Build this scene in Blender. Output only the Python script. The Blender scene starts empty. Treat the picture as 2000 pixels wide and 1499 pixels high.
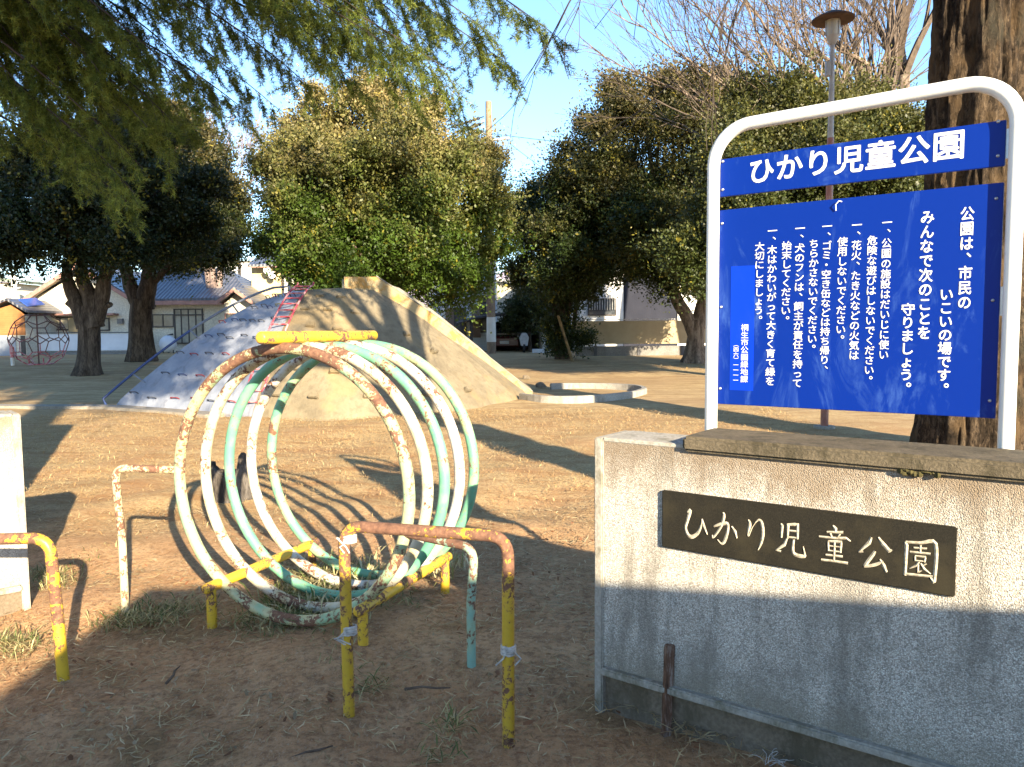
import bpy, bmesh, math, random
import numpy as np
from mathutils import Vector, Matrix, noise as mnoise
from mathutils.geometry import delaunay_2d_cdt
SC = bpy.context.scene
COL = SC.collection
rad = math.radians
# ------------------------------------------------------------------ camera
F = 1500.0; EYE = 1.6
PITCH = math.atan((750-642)/F); ROLL = 0.008
fw = Vector((0, math.cos(PITCH), -math.sin(PITCH))); up0 = Vector((0, math.sin(PITCH), math.cos(PITCH))); r0 = Vector((1, 0, 0))
cr, sr = math.cos(ROLL), math.sin(ROLL)
RT = cr*r0 - sr*up0; UP = sr*r0 + cr*up0
cam = bpy.data.cameras.new('camera'); cam_o = bpy.data.objects.new('camera', cam); COL.objects.link(cam_o)
cam_o.matrix_world = Matrix(((RT.x, UP.x, -fw.x, 0), (RT.y, UP.y, -fw.y, 0), (RT.z, UP.z, -fw.z, EYE), (0, 0, 0, 1)))
cam.sensor_width = 36; cam.lens = F/2000*36; cam.clip_start = 0.05; cam.clip_end = 6000
SC.camera = cam_o
# ------------------------------------------------------------------ light
AZ = rad(25.5); EL = rad(18.4)
SUN = Vector((math.sin(AZ)*math.cos(EL), -math.cos(AZ)*math.cos(EL), math.sin(EL)))   # towards the sun
w = bpy.data.worlds.new('World'); SC.world = w; w.use_nodes = True
nt = w.node_tree; bg = nt.nodes['Background']
sky = nt.nodes.new('ShaderNodeTexSky'); sky.sky_type = 'NISHITA'; sky.sun_disc = False
sky.sun_elevation = EL; sky.sun_rotation = math.atan2(SUN.x, SUN.y); sky.ozone_density = 4.0; sky.air_density = 1.0; sky.dust_density = 0.2
nt.links.new(sky.outputs[0], bg.inputs[0]); bg.inputs[1].default_value = 0.115
sl = bpy.data.lights.new('sun', 'SUN'); sl.energy = 5.0; sl.angle = rad(0.5); sl.color = (1.0, 0.85, 0.62)
so = bpy.data.objects.new('sun', sl); COL.objects.link(so); so.rotation_euler = SUN.to_track_quat('Z', 'Y').to_euler()
vs = SC.view_settings; vs.view_transform = 'Standard'; vs.look = 'None'; vs.gamma = 1.0; vs.exposure = 1.95
SC.cycles.max_bounces = 6; SC.cycles.transparent_max_bounces = 8

# ------------------------------------------------------------------ point helpers
EYEV = Vector((0, 0, EYE))
def sstep(a, b, x):
    t = min(1, max(0, (x-a)/(b-a))); return t*t*(3-2*t)
def gz(x, y): return 0.3*sstep(22, 36, y)
def ray(px, py): return fw + RT*((px-1000)/F) - UP*((py-749.5)/F)
def at(px, py, Y):
    d = ray(px, py); return EYEV + d*(Y/d.y)
def G(px, py):
    d = ray(px, py); z = 0.0
    for _ in range(12):
        p = EYEV + d*((z-EYE)/d.z); z = gz(p.x, p.y)
    return p
# ------------------------------------------------------------------ mesh builder
class MB:
    def __init__(s): s.v = []; s.f = []; s.m = []; s.c = None
    def add(s, vs, fs, mi=0):
        o = len(s.v); s.v += [tuple(v) for v in vs]; s.f += [tuple(i+o for i in f) for f in fs]; s.m += [mi]*len(fs)
    def box(s, a, b, mi=0):
        s.obox(Vector((a[0], a[1], a[2])), Vector((1,0,0)), Vector((0,1,0)), Vector((0,0,1)), b[0]-a[0], b[1]-a[1], b[2]-a[2], mi)
    def obox(s, o, ex, ey, ez, lx, ly, lz, mi=0, bev=0):
        c = []
        for k in (0, 1):
            for j in (0, 1):
                for i in (0, 1): c.append(o + ex*(lx*i) + ey*(ly*j) + ez*(lz*k))
        s.add(c, [(0,2,3,1),(4,5,7,6),(0,1,5,4),(2,6,7,3),(0,4,6,2),(1,3,7,5)], mi)
    def tube(s, pts, rad_, n=8, cap=True, closed=False, mi=0, flat=0):
        pts = [Vector(p) for p in pts]; N = len(pts)
        rs = rad_ if isinstance(rad_, (list, tuple)) else [rad_]*N
        vs = []; ref = None
        for i in range(N):
            if closed: t = pts[(i+1) % N]-pts[i-1]
            else: t = pts[min(i+1, N-1)]-pts[max(i-1, 0)]
            if t.length < 1e-9: t = Vector((0,0,1))
            t.normalize()
            if ref is None:
                ref = Vector((0,0,1)) if abs(t.z) < .9 else Vector((1,0,0))
            a = ref - t*ref.dot(t)
            if a.length < 1e-5: a = t.orthogonal()
            a.normalize(); ref = a; b = t.cross(a)
            for k in range(n):
                q = 2*math.pi*k/n; vs.append(pts[i] + (a*math.cos(q)+b*math.sin(q))*rs[i])
        fs = []
        for i in range(N if closed else N-1):
            j = (i+1) % N
            for k in range(n):
                fs.append((i*n+k, i*n+(k+1) % n, j*n+(k+1) % n, j*n+k))
        if cap and not closed:
            fs.append(tuple(range(n-1, -1, -1))); fs.append(tuple((N-1)*n+k for k in range(n)))
        s.add(vs, fs, mi)
    def prism(s, poly, vec, mi=0):
        n = len(poly); a = [Vector(p) for p in poly]; b = [p+Vector(vec) for p in a]
        s.add(a+b, [tuple(range(n-1, -1, -1)), tuple(range(n, 2*n))]+[(i, (i+1) % n, n+(i+1) % n, n+i) for i in range(n)], mi)
    def dome(s, c, rx, ry, rz, n=10, m=4, mi=0, full=False, ax=None):
        vs = []; fs = []; k0 = -m if full else 0
        X, Y_, Z = ax or (Vector((1,0,0)), Vector((0,1,0)), Vector((0,0,1)))
        rows = range(k0, m+1)
        for r in rows:
            la = r/m*math.pi/2
            for i in range(n):
                lo = 2*math.pi*i/n
                vs.append(Vector(c)+X*(rx*math.cos(la)*math.cos(lo))+Y_*(ry*math.cos(la)*math.sin(lo))+Z*(rz*math.sin(la)))
        R = len(list(rows))
        for r in range(R-1):
            for i in range(n): fs.append((r*n+i, r*n+(i+1) % n, (r+1)*n+(i+1) % n, (r+1)*n+i))
        if not full: fs.append(tuple(range(n-1, -1, -1)))
        s.add(vs, fs, mi)
    def build(s, name, mat, parent=None, origin=None, smooth=False, ang=40, bevel=0):
        o0 = np.array(parent_origin(parent) if parent else (origin or (0,0,0)), dtype=float)
        me = bpy.data.meshes.new(name)
        v = np.array(s.v, dtype=float)-o0 if s.v else np.zeros((0,3))
        me.from_pydata(v.tolist(), [], s.f); 
        mats = mat if isinstance(mat, (list, tuple)) else [mat]
        for m in mats: me.materials.append(m)
        if len(mats) > 1: me.polygons.foreach_set('material_index', s.m)
        bm = bmesh.new(); bm.from_mesh(me)
        bmesh.ops.recalc_face_normals(bm, faces=bm.faces)
        if bevel: 
            bmesh.ops.remove_doubles(bm, verts=bm.verts, dist=1e-5)
            bmesh.ops.bevel(bm, geom=[e for e in bm.edges if len(e.link_faces) == 2 and e.calc_face_angle(0) > .6], offset=bevel, segments=2, affect='EDGES', clamp_overlap=True)
        bm.to_mesh(me); bm.free()
        if smooth:
            me.polygons.foreach_set('use_smooth', [True]*len(me.polygons))
            try: me.set_sharp_from_angle(angle=rad(ang))
            except Exception: pass
        return link(name, me, parent, o0)
ORG = {}
def parent_origin(p):
    return ORG[p.name]
def link(name, me, parent, o0):
    ob = bpy.data.objects.new(name, me); COL.objects.link(ob); ORG[ob.name] = tuple(o0)
    if parent: ob.parent = parent
    else: ob.location = tuple(o0)
    return ob
def raw_mesh(name, v, f_n, mat, parent=None, origin=(0,0,0), cols=None, smooth=False):
    """v (N,3) laid out face after face, f_n verts per face"""
    o0 = np.array(parent_origin(parent) if parent else origin, dtype=float)
    v = (v-o0).astype(np.float32); N = len(v); nf = N//f_n
    me = bpy.data.meshes.new(name); me.vertices.add(N); me.vertices.foreach_set('co', v.ravel())
    me.loops.add(N); me.loops.foreach_set('vertex_index', np.arange(N, dtype=np.int32))
    me.polygons.add(nf); me.polygons.foreach_set('loop_start', np.arange(0, N, f_n, dtype=np.int32))
    me.update(calc_edges=True); me.validate()
    if cols is not None:
        a = me.color_attributes.new('Col', 'FLOAT_COLOR', 'POINT')
        c = np.ones((N, 4), np.float32); c[:, :3] = np.repeat(cols, N//len(cols), axis=0); a.data.foreach_set('color', c.ravel())
    me.materials.append(mat)
    return link(name, me, parent, o0)
def thing(name, label, cat, loc, group=None):
    o = bpy.data.objects.new(name, None); COL.objects.link(o); o.location = tuple(loc); o.empty_display_size = .2
    ORG[o.name] = tuple(loc); return tag(o, label, cat, group)
def tag(o, label, cat, group=None):
    o['label'] = label; o['category'] = cat
    if group: o['group'] = group
    return o
def kind(o, k): o['kind'] = k; return o

# ------------------------------------------------------------------ materials
class NT:
    def __init__(s, name):
        s.mat = bpy.data.materials.new(name); s.mat.use_nodes = True; s.t = s.mat.node_tree
        s.p = s.t.nodes['Principled BSDF']; s.out = s.t.nodes['Material Output']; s._co = None
    def n(s, typ, **kw):
        nd = s.t.nodes.new('ShaderNode'+typ)
        for k, v in kw.items():
            if k.startswith('_'): setattr(nd, k[1:], v)
            else: s.set(nd.inputs[k if not k.isdigit() else int(k)], v)
        return nd
    def set(s, inp, v):
        if isinstance(v, bpy.types.NodeSocket): s.t.links.new(v, inp)
        elif isinstance(v, tuple) and len(v) == 3 and inp.type == 'RGBA': inp.default_value = (*v, 1)
        else: inp.default_value = v
    @property
    def co(s):
        if s._co is None: s._co = s.n('TexCoord').outputs['Object']
        return s._co
    def world(s): return s.n('NewGeometry').outputs['Position']
    def map(s, scale=(1,1,1), vec=None, rot=(0,0,0)):
        m = s.n('Mapping'); s.set(m.inputs['Vector'], vec or s.co); m.inputs['Scale'].default_value = scale; m.inputs['Rotation'].default_value = rot; return m.outputs[0]
    def noise(s, sc, det=4, rough=.55, vec=None, dist=0):
        x = s.n('TexNoise', Scale=sc, Detail=float(det), Roughness=rough, Distortion=float(dist)); s.set(x.inputs['Vector'], vec or s.co); return x.outputs['Fac']
    def vor(s, sc, vec=None, out='Distance', feat='F1'):
        x = s.n('TexVoronoi', _feature=feat); s.set(x.inputs['Vector'], vec or s.co); x.inputs['Scale'].default_value = sc; return x.outputs[out]
    def ramp(s, fac, stops, interp='LINEAR'):
        r = s.n('ValToRGB'); s.set(r.inputs[0], fac); e = r.color_ramp.elements; r.color_ramp.interpolation = interp
        while len(e) < len(stops): e.new(.5)
        for i, (p, c) in enumerate(stops):
            e[i].position = p; e[i].color = (*c, 1) if isinstance(c, tuple) else (c, c, c, 1)
        return r.outputs[0]
    def mix(s, fac, a, b, mode='MIX'):
        m = s.n('Mix', _data_type='RGBA', _blend_type=mode); s.set(m.inputs[0], fac); s.set(m.inputs[6], a); s.set(m.inputs[7], b); return m.outputs[2]
    def mth(s, op, a, b=0.0, clamp=False):
        m = s.n('Math', _operation=op, _use_clamp=clamp); s.set(m.inputs[0], a); s.set(m.inputs[1], b); return m.outputs[0]
    def sep(s, vec): return s.n('SeparateXYZ', Vector=vec).outputs
    def rng(s, v, a, b, c=0.0, d=1.0):
        m = s.n('MapRange'); s.set(m.inputs[0], v)
        for i, x in enumerate((a, b, c, d)): s.set(m.inputs[i+1], x)
        return m.outputs[0]
    def bump(s, h, st=.3, d=.01):
        b = s.n('Bump', Strength=st, Distance=d, Height=h); s.t.links.new(b.outputs[0], s.p.inputs['Normal']); return s
    def fin(s, col, rough=.8, metal=0.0, spec=.5):
        s.set(s.p.inputs['Base Color'], col); s.set(s.p.inputs['Roughness'], rough); s.set(s.p.inputs['Metallic'], metal); s.p.inputs['Specular IOR Level'].default_value = spec
        return s.mat
def plain(name, col, rough=.7, var=.18, sc=6, spec=.4, metal=0.0, bump=.1):
    """a real colour with a little grime"""
    x = NT(name); f = x.noise(sc, 6, .6)
    c = x.mix(x.ramp(f, [(.35, 1.0), (.7, 0.0)]), col, tuple(v*(1-var*2) for v in col))
    if bump: x.bump(x.noise(sc*12, 3), bump, .004)
    return x.fin(c, rough, metal, spec)
def rusty(name, paint, amount=.45, zlo=None, zhi=None, second=None, seed=0.0, rough=.42, zk=.10, zbot=0.0):
    """old gloss paint flaking to rust; more rust above zlo..zhi if given"""
    x = NT(name); v = x.n('VectorMath', _operation='ADD'); x.set(v.inputs[0], x.world()); v.inputs[1].default_value = (seed, seed*1.7, seed*.6); v = v.outputs[0]
    n1 = x.noise(42, 6, .7, v, .4); n2 = x.noise(6.5, 5, .6, v); n3 = x.noise(120, 2, .5, v)
    zb = x.rng(x.sep(x.world())[2], .34, .10, 0.0, zbot) if zbot else 0.0; h = x.mth('ADD', x.mth('ADD', x.mth('MULTIPLY', n1, .5), zb), x.mth('ADD', x.mth('MULTIPLY', n2, .54), x.mth('MULTIPLY', n3, .06)))
    thr = 1.0-amount*.78
    if zlo is not None:
        z = x.sep(x.world())[2]; thr = x.mth('SUBTRACT', 1.0-amount*.78, x.rng(z, zlo, zhi, 0.0, zk))
    mask = x.rng(h, x.mth('SUBTRACT', thr, .008), x.mth('ADD', thr, .008)) if not isinstance(thr, float) else x.rng(h, thr-.008, thr+.008)
    halo = x.rng(h, x.mth('SUBTRACT', thr, .07), thr) if not isinstance(thr, float) else x.rng(h, thr-.07, thr)
    pc = paint
    if second: pc = x.mix(x.ramp(x.noise(9, 4, .5, v), [(.45, 0.0), (.58, 1.0)]), paint, second)
    pc = x.mix(x.mth('MULTIPLY', x.noise(4, 5, .6, v), .35), pc, tuple(c*.62 for c in paint))
    pc = x.mix(x.mth('MULTIPLY', halo, .35), pc, (.34, .17, .05))
    rc = x.ramp(x.noise(45, 6, .7, v), [(.3, (.075, .035, .022)), (.55, (.175, .085, .05)), (.75, (.28, .15, .085))])
    c = x.mix(mask, pc, rc)
    x.bump(x.mth('ADD', x.mth('MULTIPLY', x.mth('SUBTRACT', 1.0, mask), .5), x.mth('MULTIPLY', x.noise(160, 4, .7, v), .35)), .35, .003)
    return x.fin(c, x.rng(mask, 0, 1, rough, .9), 0, .5)
def concrete(name, a, b, sc=3.0, bump=.35, stain=None, rough=.9):
    x = NT(name); f = x.noise(sc, 8, .65); g = x.noise(sc*14, 5, .6)
    c = x.mix(x.ramp(f, [(.32, 0.0), (.68, 1.0)]), a, b); c = x.mix(x.mth('MULTIPLY', x.ramp(g, [(.4, 1.0), (.62, 0.0)]), .45), c, tuple(v*.5 for v in a))
    if stain: c = x.mix(x.ramp(x.noise(sc*1.6, 7, .7, x.map((1,1,.45))), [(.5, 0.0), (.62, .85)]), c, stain)
    x.bump(x.mth('ADD', g, x.mth('MULTIPLY', x.noise(sc*60, 3), .5)), bump, .008)
    return x.fin(c, rough, 0, .25)
def leafmat(name, trans=.28, rough=.5):
    x = NT(name); a = x.n('Attribute', _attribute_name='Col').outputs['Color']
    d = x.fin(a, rough, 0, .35); tr = x.n('BsdfTranslucent'); x.set(tr.inputs[0], x.mix(.3, a, (.22, .24, .03), 'MIX'))
    m = x.n('MixShader'); m.inputs[0].default_value = trans; x.t.links.new(x.p.outputs[0], m.inputs[1]); x.t.links.new(tr.outputs[0], m.inputs[2]); x.t.links.new(m.outputs[0], x.out.inputs[0])
    return x.mat
def bark(name, dark, mid, pale, sc=5.0, bump=.8, plates=False):
    x = NT(name); v = x.map((1, 1, .22)); f = x.noise(sc, 8, .68, v, .6); g = x.noise(sc*5, 6, .7, v)
    h = x.mth('ADD', x.mth('MULTIPLY', f, .6), x.mth('MULTIPLY', g, .4)) if not plates else x.mth('ADD', x.mth('MULTIPLY', f, .45), x.mth('MULTIPLY', x.noise(sc*2.6, 7, .75, x.map((1, 1, .45)), .8), .55))
    c = x.ramp(h, [(.38, dark), (.5, mid), (.62, pale)])
    if plates:
        c = x.mix(x.ramp(x.noise(1.9, 5, .6, x.map((1,1,.5))), [(.5, 0.0), (.60, .8)]), c, (.13, .085, .045)); c = x.mix(x.ramp(x.noise(1.6, 6, .65, x.map((1,1,.6), rot=(.3,0,0))), [(.54, 0.0), (.64, .75)]), c, (.045, .042, .03))
    x.bump(h, bump, .05 if not plates else .12); return x.fin(c, .95, 0, .15)

M = {}
M['leaf'] = leafmat('evergreen_leaf'); M['needle'] = leafmat('cedar_needle', .45, .55); M['straw'] = leafmat('straw', .25, .8)
M['bark_dark'] = bark('bark_dark', (.022, .016, .012), (.07, .052, .038), (.15, .115, .085))
M['bark_grey'] = bark('bark_grey', (.05, .038, .03), (.16, .12, .09), (.30, .24, .18), 6, .4)
M['bark_big'] = bark('bark_big', (.009, .007, .005), (.045, .032, .021), (.17, .122, .078), 8, 1.0, True)
M['twig'] = plain('bare_twig', (.14, .105, .078), .9, .3, 8); M['twig_far'] = plain('far_twig', (.26, .19, .16), .9, .2, 3); M['twig_dark'] = plain('dark_twig', (.06, .045, .035), .9, .2, 8)
M['white_pipe'] = plain('white_enamel', (.78, .77, .72), .32, .06, 5, .5, 0, .03)
M['steel'] = plain('screw_steel', (.55, .55, .56), .35, .1, 30, .5, .8)

# ------------------------------------------------------------------ ground
def ground():
    xs = np.unique(np.concatenate([np.arange(-5, 3.01, .07), np.arange(-16, 14, .5), np.linspace(-80, 80, 65), np.linspace(-2500, 2500, 21)]).round(3))
    ys = np.unique(np.concatenate([np.arange(2.0, 9.01, .07), np.arange(-30, 40, .5), np.linspace(-60, 130, 40), np.linspace(-300, 3000, 23)]).round(3))
    X, Y = np.meshgrid(xs, ys); rs = np.random.RandomState(3)
    t = np.clip((Y-22)/14, 0, 1); Z = .3*t*t*(3-2*t)
    fade = np.clip(1-np.hypot(X, Y-5)/22, 0, 1)
    for k in range(26):
        fq = rs.uniform(.7, 9); a = rs.uniform(0, 6.28); Z += fade*.011/(.5+fq*.33)*np.sin(fq*(X*math.cos(a)+Y*math.sin(a))+rs.uniform(0, 6.28))
    fine = (X > -5) & (X < 3) & (Y > 2) & (Y < 9); Z += fine*rs.uniform(-.004, .004, X.shape)
    # a low swell under the two trees and the ring, as trodden earth lies
    nx, ny = len(xs), len(ys); v = np.stack([X, Y, Z-.006], -1).reshape(-1, 3)
    i = (np.arange(ny-1)[:, None]*nx+np.arange(nx-1)[None]).ravel(); f = np.stack([i, i+1, i+nx+1, i+nx], 1)
    me = bpy.data.meshes.new('ground'); me.from_pydata(v.tolist(), [], f.tolist()); me.polygons.foreach_set('use_smooth', [True]*len(f))
    x = NT('earth_and_dry_turf'); P = x.world(); sp = x.sep(P)
    y = x.mth('ADD', sp[1], x.rng(x.noise(.55, 5, .6, P), .2, .8, -2.2, 2.2))
    big = x.noise(.5, 6, .62, P); mid = x.noise(3.2, 8, .68, P); fin_ = x.noise(26, 7, .75, P); hair = x.noise(95, 4, .7, x.map((1, .45, 1), P, (0, 0, .3)), .8); hair2 = x.noise(80, 4, .7, x.map((.4, 1, 1), P, (0, 0, .5)), .8)
    dirt = x.ramp(mid, [(.25, (.33, .185, .09)), (.45, (.51, .295, .15)), (.62, (.61, .37, .195)), (.8, (.68, .48, .29))])
    dirt = x.mix(x.ramp(fin_, [(.38, .75), (.55, 0.0)]), dirt, (.21, .115, .062)); dirt = x.mix(x.ramp(hair, [(.56, 0.0), (.66, .75)]), dirt, (.55, .42, .27))
    turf = x.ramp(fin_, [(.28, (.20, .122, .06)), (.45, (.46, .315, .155)), (.65, (.60, .44, .225)), (.8, (.66, .52, .295))])
    turf = x.mix(x.ramp(hair2, [(.36, .8), (.5, 0.0)]), turf, (.25, .14, .065)); turf = x.mix(x.ramp(hair, [(.55, 0.0), (.64, .8)]), turf, (.62, .48, .26))
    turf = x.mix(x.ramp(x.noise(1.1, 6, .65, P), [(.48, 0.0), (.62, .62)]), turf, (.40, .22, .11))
    far = x.ramp(x.noise(7, 8, .72, P), [(.3, (.31, .21, .10)), (.5, (.47, .34, .175)), (.7, (.56, .42, .24))])
    far = x.mix(x.ramp(x.noise(.35, 6, .6, x.map((.4, 1, 1), P)), [(.45, 0.0), (.6, .7)]), far, (.33, .215, .115))
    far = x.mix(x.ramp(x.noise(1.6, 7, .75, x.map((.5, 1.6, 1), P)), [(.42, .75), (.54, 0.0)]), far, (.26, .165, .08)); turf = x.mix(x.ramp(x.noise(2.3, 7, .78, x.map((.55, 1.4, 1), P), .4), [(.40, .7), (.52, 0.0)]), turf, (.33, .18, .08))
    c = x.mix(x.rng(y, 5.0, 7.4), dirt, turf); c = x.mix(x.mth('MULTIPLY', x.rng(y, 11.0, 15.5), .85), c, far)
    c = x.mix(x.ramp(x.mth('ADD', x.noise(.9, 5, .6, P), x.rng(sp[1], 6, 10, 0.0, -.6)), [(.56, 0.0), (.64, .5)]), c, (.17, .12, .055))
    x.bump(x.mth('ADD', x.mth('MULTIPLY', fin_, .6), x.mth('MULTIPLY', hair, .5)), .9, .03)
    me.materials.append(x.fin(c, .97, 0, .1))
    kind(link('ground', me, None, (0, 0, 0)), 'structure')
ground()

# ------------------------------------------------------------------ entrance wall with sign
P0 = Vector((.349, 3.209, 0)); A54 = rad(54); WD = Vector((math.sin(A54), -math.cos(A54), 0)); WN = Vector((math.cos(A54), math.sin(A54), 0)); Z = Vector((0, 0, 1))
def W(u, v, z): return P0 + WD*u + WN*v + Z*z
def on_sign(px, py, v):
    d = ray(px, py); o = P0+WN*v; t = (o-EYEV).dot(WN)/d.dot(WN); p = EYEV+d*t; return (p-P0).dot(WD), p.z
def pebble(name, a, b, dark):
    x = NT(name); P = x.co; d = x.vor(230, P); cc = x.vor(230, P, 'Color'); z = x.sep(P)[2]
    base = x.ramp(x.sep(cc)[0], [(.0, dark), (.3, a), (.75, b), (1.0, tuple(min(.8, v*1.35) for v in b))])
    base = x.mix(x.ramp(d, [(.35, 0.0), (.8, .6)]), base, tuple(v*.42 for v in a))
    st = x.noise(4.2, 8, .68, x.map((1.6, 1.6, .28))); st2 = x.noise(2.2, 8, .66)
    base = x.mix(x.ramp(st, [(.49, 0.0), (.62, .62)]), base, (.17, .155, .125)); base = x.mix(x.ramp(st2, [(.50, 0.0), (.64, .55)]), base, (.22, .20, .165))
    top = x.mth('ADD', x.rng(z, .86, 1.13, 0.0, .36), x.mth('MULTIPLY', x.noise(5, 6, .7, x.map((1,1,.5))), .75))
    base = x.mix(x.ramp(top, [(.46, 0.0), (.70, .8)]), base, (.20, .145, .09))
    low = x.mth('ADD', x.rng(z, .40, .16, 0.0, .4), x.mth('MULTIPLY', st2, .6)); base = x.mix(x.ramp(low, [(.5, 0.0), (.75, .5)]), base, (.22, .19, .13))
    x.bump(x.mth('ADD', x.mth('SUBTRACT', 1.0, d), x.mth('MULTIPLY', x.noise(70, 4), .7)), .55, .006)
    return x.fin(base, .9, 0, .3)
M['pebble'] = pebble('exposed_aggregate', (.50, .45, .375), (.68, .62, .53), (.28, .25, .21))
M['pebble_pale'] = pebble('pale_aggregate', (.42, .395, .34), (.53, .50, .43), (.30, .28, .24))
M['trim'] = concrete('weathered_concrete_trim', (.36, .33, .27), (.46, .42, .36), 5, .4, (.17, .155, .105))
M['cap'] = concrete('mossy_cap_concrete', (.105, .085, .055), (.18, .145, .095), 7, .6, (.06, .05, .03))
M['plinth'] = concrete('dirt_splashed_plinth', (.16, .125, .085), (.24, .19, .135), 5, .5, (.10, .08, .05))
def wall_parts(root, wf, L, mat, cap_from):
    def ob(mb, u0, u1, v0, v1, z0, z1): 
        o = wf(u0, v0, z0); mb.obox(o, (wf(1,0,0)-wf(0,0,0)), (wf(0,1,0)-wf(0,0,0)), Z, u1-u0, v1-v0, z1-z0)
    m = MB(); ob(m, .04, L, 0, .25, .16, 1.125); m.build('panel', mat, root)
    m = MB(); ob(m, 0, .04, -.012, .262, -.1, 1.14); m.build('end_trim', M['trim'], root, bevel=.006)
    m = MB(); ob(m, .04, L, -.03, .26, .128, .16); m.build('ledge', M['trim'], root, bevel=.006)
    m = MB(); ob(m, .04, L, .02, .25, -.1, .128); m.build('plinth', M['plinth'], root)
    m = MB(); ob(m, .04, cap_from, -.004, .258, 1.125, 1.142); m.build('top_course', M['trim'], root, bevel=.003)
    if cap_from < L:
        m = MB(); n = 26
        for i in range(n):
            pass
        ob(m, cap_from, L, -.03, .285, 1.119, 1.178); m.build('cap_slab', M['cap'], root, bevel=.012)
    return ob
wall = thing('entrance_wall', 'waist high pebble dashed concrete wall carrying a dark engraved name plaque', 'wall', W(0, 0, 0))
ob_ = wall_parts(wall, W, 2.5, M['pebble'], .40)
# mossy crumbs beneath the cap slab
rs = random.Random(4); m = MB()
for k in range(34):
    u = rs.choice([rs.gauss(1.22, .03), rs.gauss(1.66, .07), rs.gauss(1.72, .05)]); m.dome(W(u, -.012, 1.124+rs.uniform(-.010, .004)), rs.uniform(.006, .02), rs.uniform(.008, .02), rs.uniform(.004, .012), 6, 2, full=True)
M['moss'] = plain('moss', (.10, .085, .03), 1, .3, 40); m.build('moss_growth', M['moss'], wall, smooth=True)
# plaque
x = NT('polished_dark_stone'); c = x.ramp(x.noise(260, 4, .8), [(.35, (.008, .007, .005)), (.6, (.024, .021, .014)), (.75, (.06, .054, .036))]); c = x.mix(x.ramp(x.noise(7, 6, .6), [(.5, 0.0), (.7, .5)]), c, (.045, .037, .02)); M['granite'] = x.fin(c, .6, 0, .2)
m = MB(); ob_(m, .312, 1.332, -.016, .02, .724, .953); pl = m.build('plaque', M['granite'], wall, bevel=.004)
GL = [
 [[(.16,.80,.02),(.27,.86,.055),(.17,.55,.05),(.10,.30,.045),(.2,.10,.05),(.36,.06,.055),(.58,.22,.045),(.70,.5,.03),(.72,.66,.02)],[(.72,.64,.02),(.78,.45,.045),(.92,.2,.015)]],
 [[(.10,.52,.025),(.35,.62,.045),(.58,.66,.05),(.60,.45,.045),(.50,.14,.05),(.38,.03,.03),(.24,.14,.012)],[(.42,.98,.02),(.46,.88,.05),(.36,.55,.04),(.08,.18,.03),(.05,.26,.012)],[(.74,.60,.02),(.86,.46,.05),(.93,.27,.02)]],
 [[(.20,.84,.02),(.26,.72,.05),(.20,.44,.035),(.22,.36,.02),(.34,.62,.012)],[(.34,.62,.012),(.52,.86,.025),(.66,.82,.05),(.72,.5,.05),(.66,.2,.04),(.56,-.02,.012)]],
 [[(.20,.86,.02),(.24,.8,.045),(.22,.46,.03)],[(.40,.88,.02),(.43,.82,.045),(.42,.46,.03)],[(.42,.86,.03),(.74,.90,.045),(.74,.48,.035)],[(.43,.69,.025),(.72,.70,.025)],[(.43,.50,.025),(.72,.51,.025)],[(.40,.46,.03),(.32,.26,.045),(.04,.06,.02),(.22,.06,.03)],[(.62,.46,.035),(.60,.16,.045),(.68,.03,.05),(.96,.02,.045),(.98,.10,.03),(.93,.3,.01)]],
 [[(.44,1.02,.02),(.52,.94,.05),(.52,.86,.03)],[(.26,.82,.025),(.76,.87,.035)],[(.36,.8,.03),(.41,.70,.025)],[(.66,.82,.03),(.58,.70,.02)],[(.02,.66,.025),(.5,.68,.03),(.84,.72,.035),(.98,.65,.02)],[(.30,.56,.03),(.32,.30,.025)],[(.30,.57,.025),(.70,.6,.04),(.68,.30,.03)],[(.32,.44,.02),(.68,.45,.02)],[(.32,.31,.02),(.68,.32,.02)],[(.50,.6,.03),(.49,.05,.03)],[(.24,.18,.025),(.76,.2,.03)],[(.10,.02,.03),(.5,.04,.03),(.92,.04,.035)]],
 [[(.40,.88,.03),(.34,.72,.05),(.04,.42,.02),(.18,.46,.025)],[(.60,.9,.025),(.72,.76,.05),(.92,.58,.05),(1.0,.62,.01)],[(.52,.52,.03),(.46,.42,.045),(.26,.12,.045),(.24,.06,.03),(.55,.16,.04),(.76,.28,.02)],[(.66,.32,.02),(.78,.16,.05),(.86,.0,.03)]],
 [[(.08,.90,.03),(.12,.82,.05),(.10,.02,.04)],[(.10,.90,.03),(.5,.93,.035),(.90,.96,.05),(.90,.05,.045),(.86,.0,.04),(.78,.08,.01)],[(.12,.06,.03),(.86,.10,.03)],[(.32,.78,.022),(.68,.80,.026)],[(.50,.88,.03),(.50,.66,.022)],[(.22,.66,.024),(.78,.68,.028)],[(.36,.56,.026),(.37,.44,.02)],[(.36,.57,.02),(.64,.58,.03),(.62,.44,.022)],[(.38,.45,.018),(.62,.46,.018)],[(.48,.44,.025),(.40,.32,.03),(.22,.22,.012)],[(.45,.36,.028),(.45,.15,.024),(.56,.22,.012)],[(.68,.42,.024),(.56,.34,.015)],[(.52,.40,.02),(.62,.26,.035),(.80,.16,.012)]]]
x = NT('carved_stone_groove'); M['carved'] = x.fin(x.ramp(x.noise(80, 5, .6), [(.35, (.26, .22, .16)), (.6, (.50, .45, .34))]), .85, 0, .2)
m = MB(); gx = [(1360, 1024), (1416, 1035), (1478, 1042), (1543, 1052), (1630, 1066), (1708, 1080), (1797, 1095)]
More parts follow.
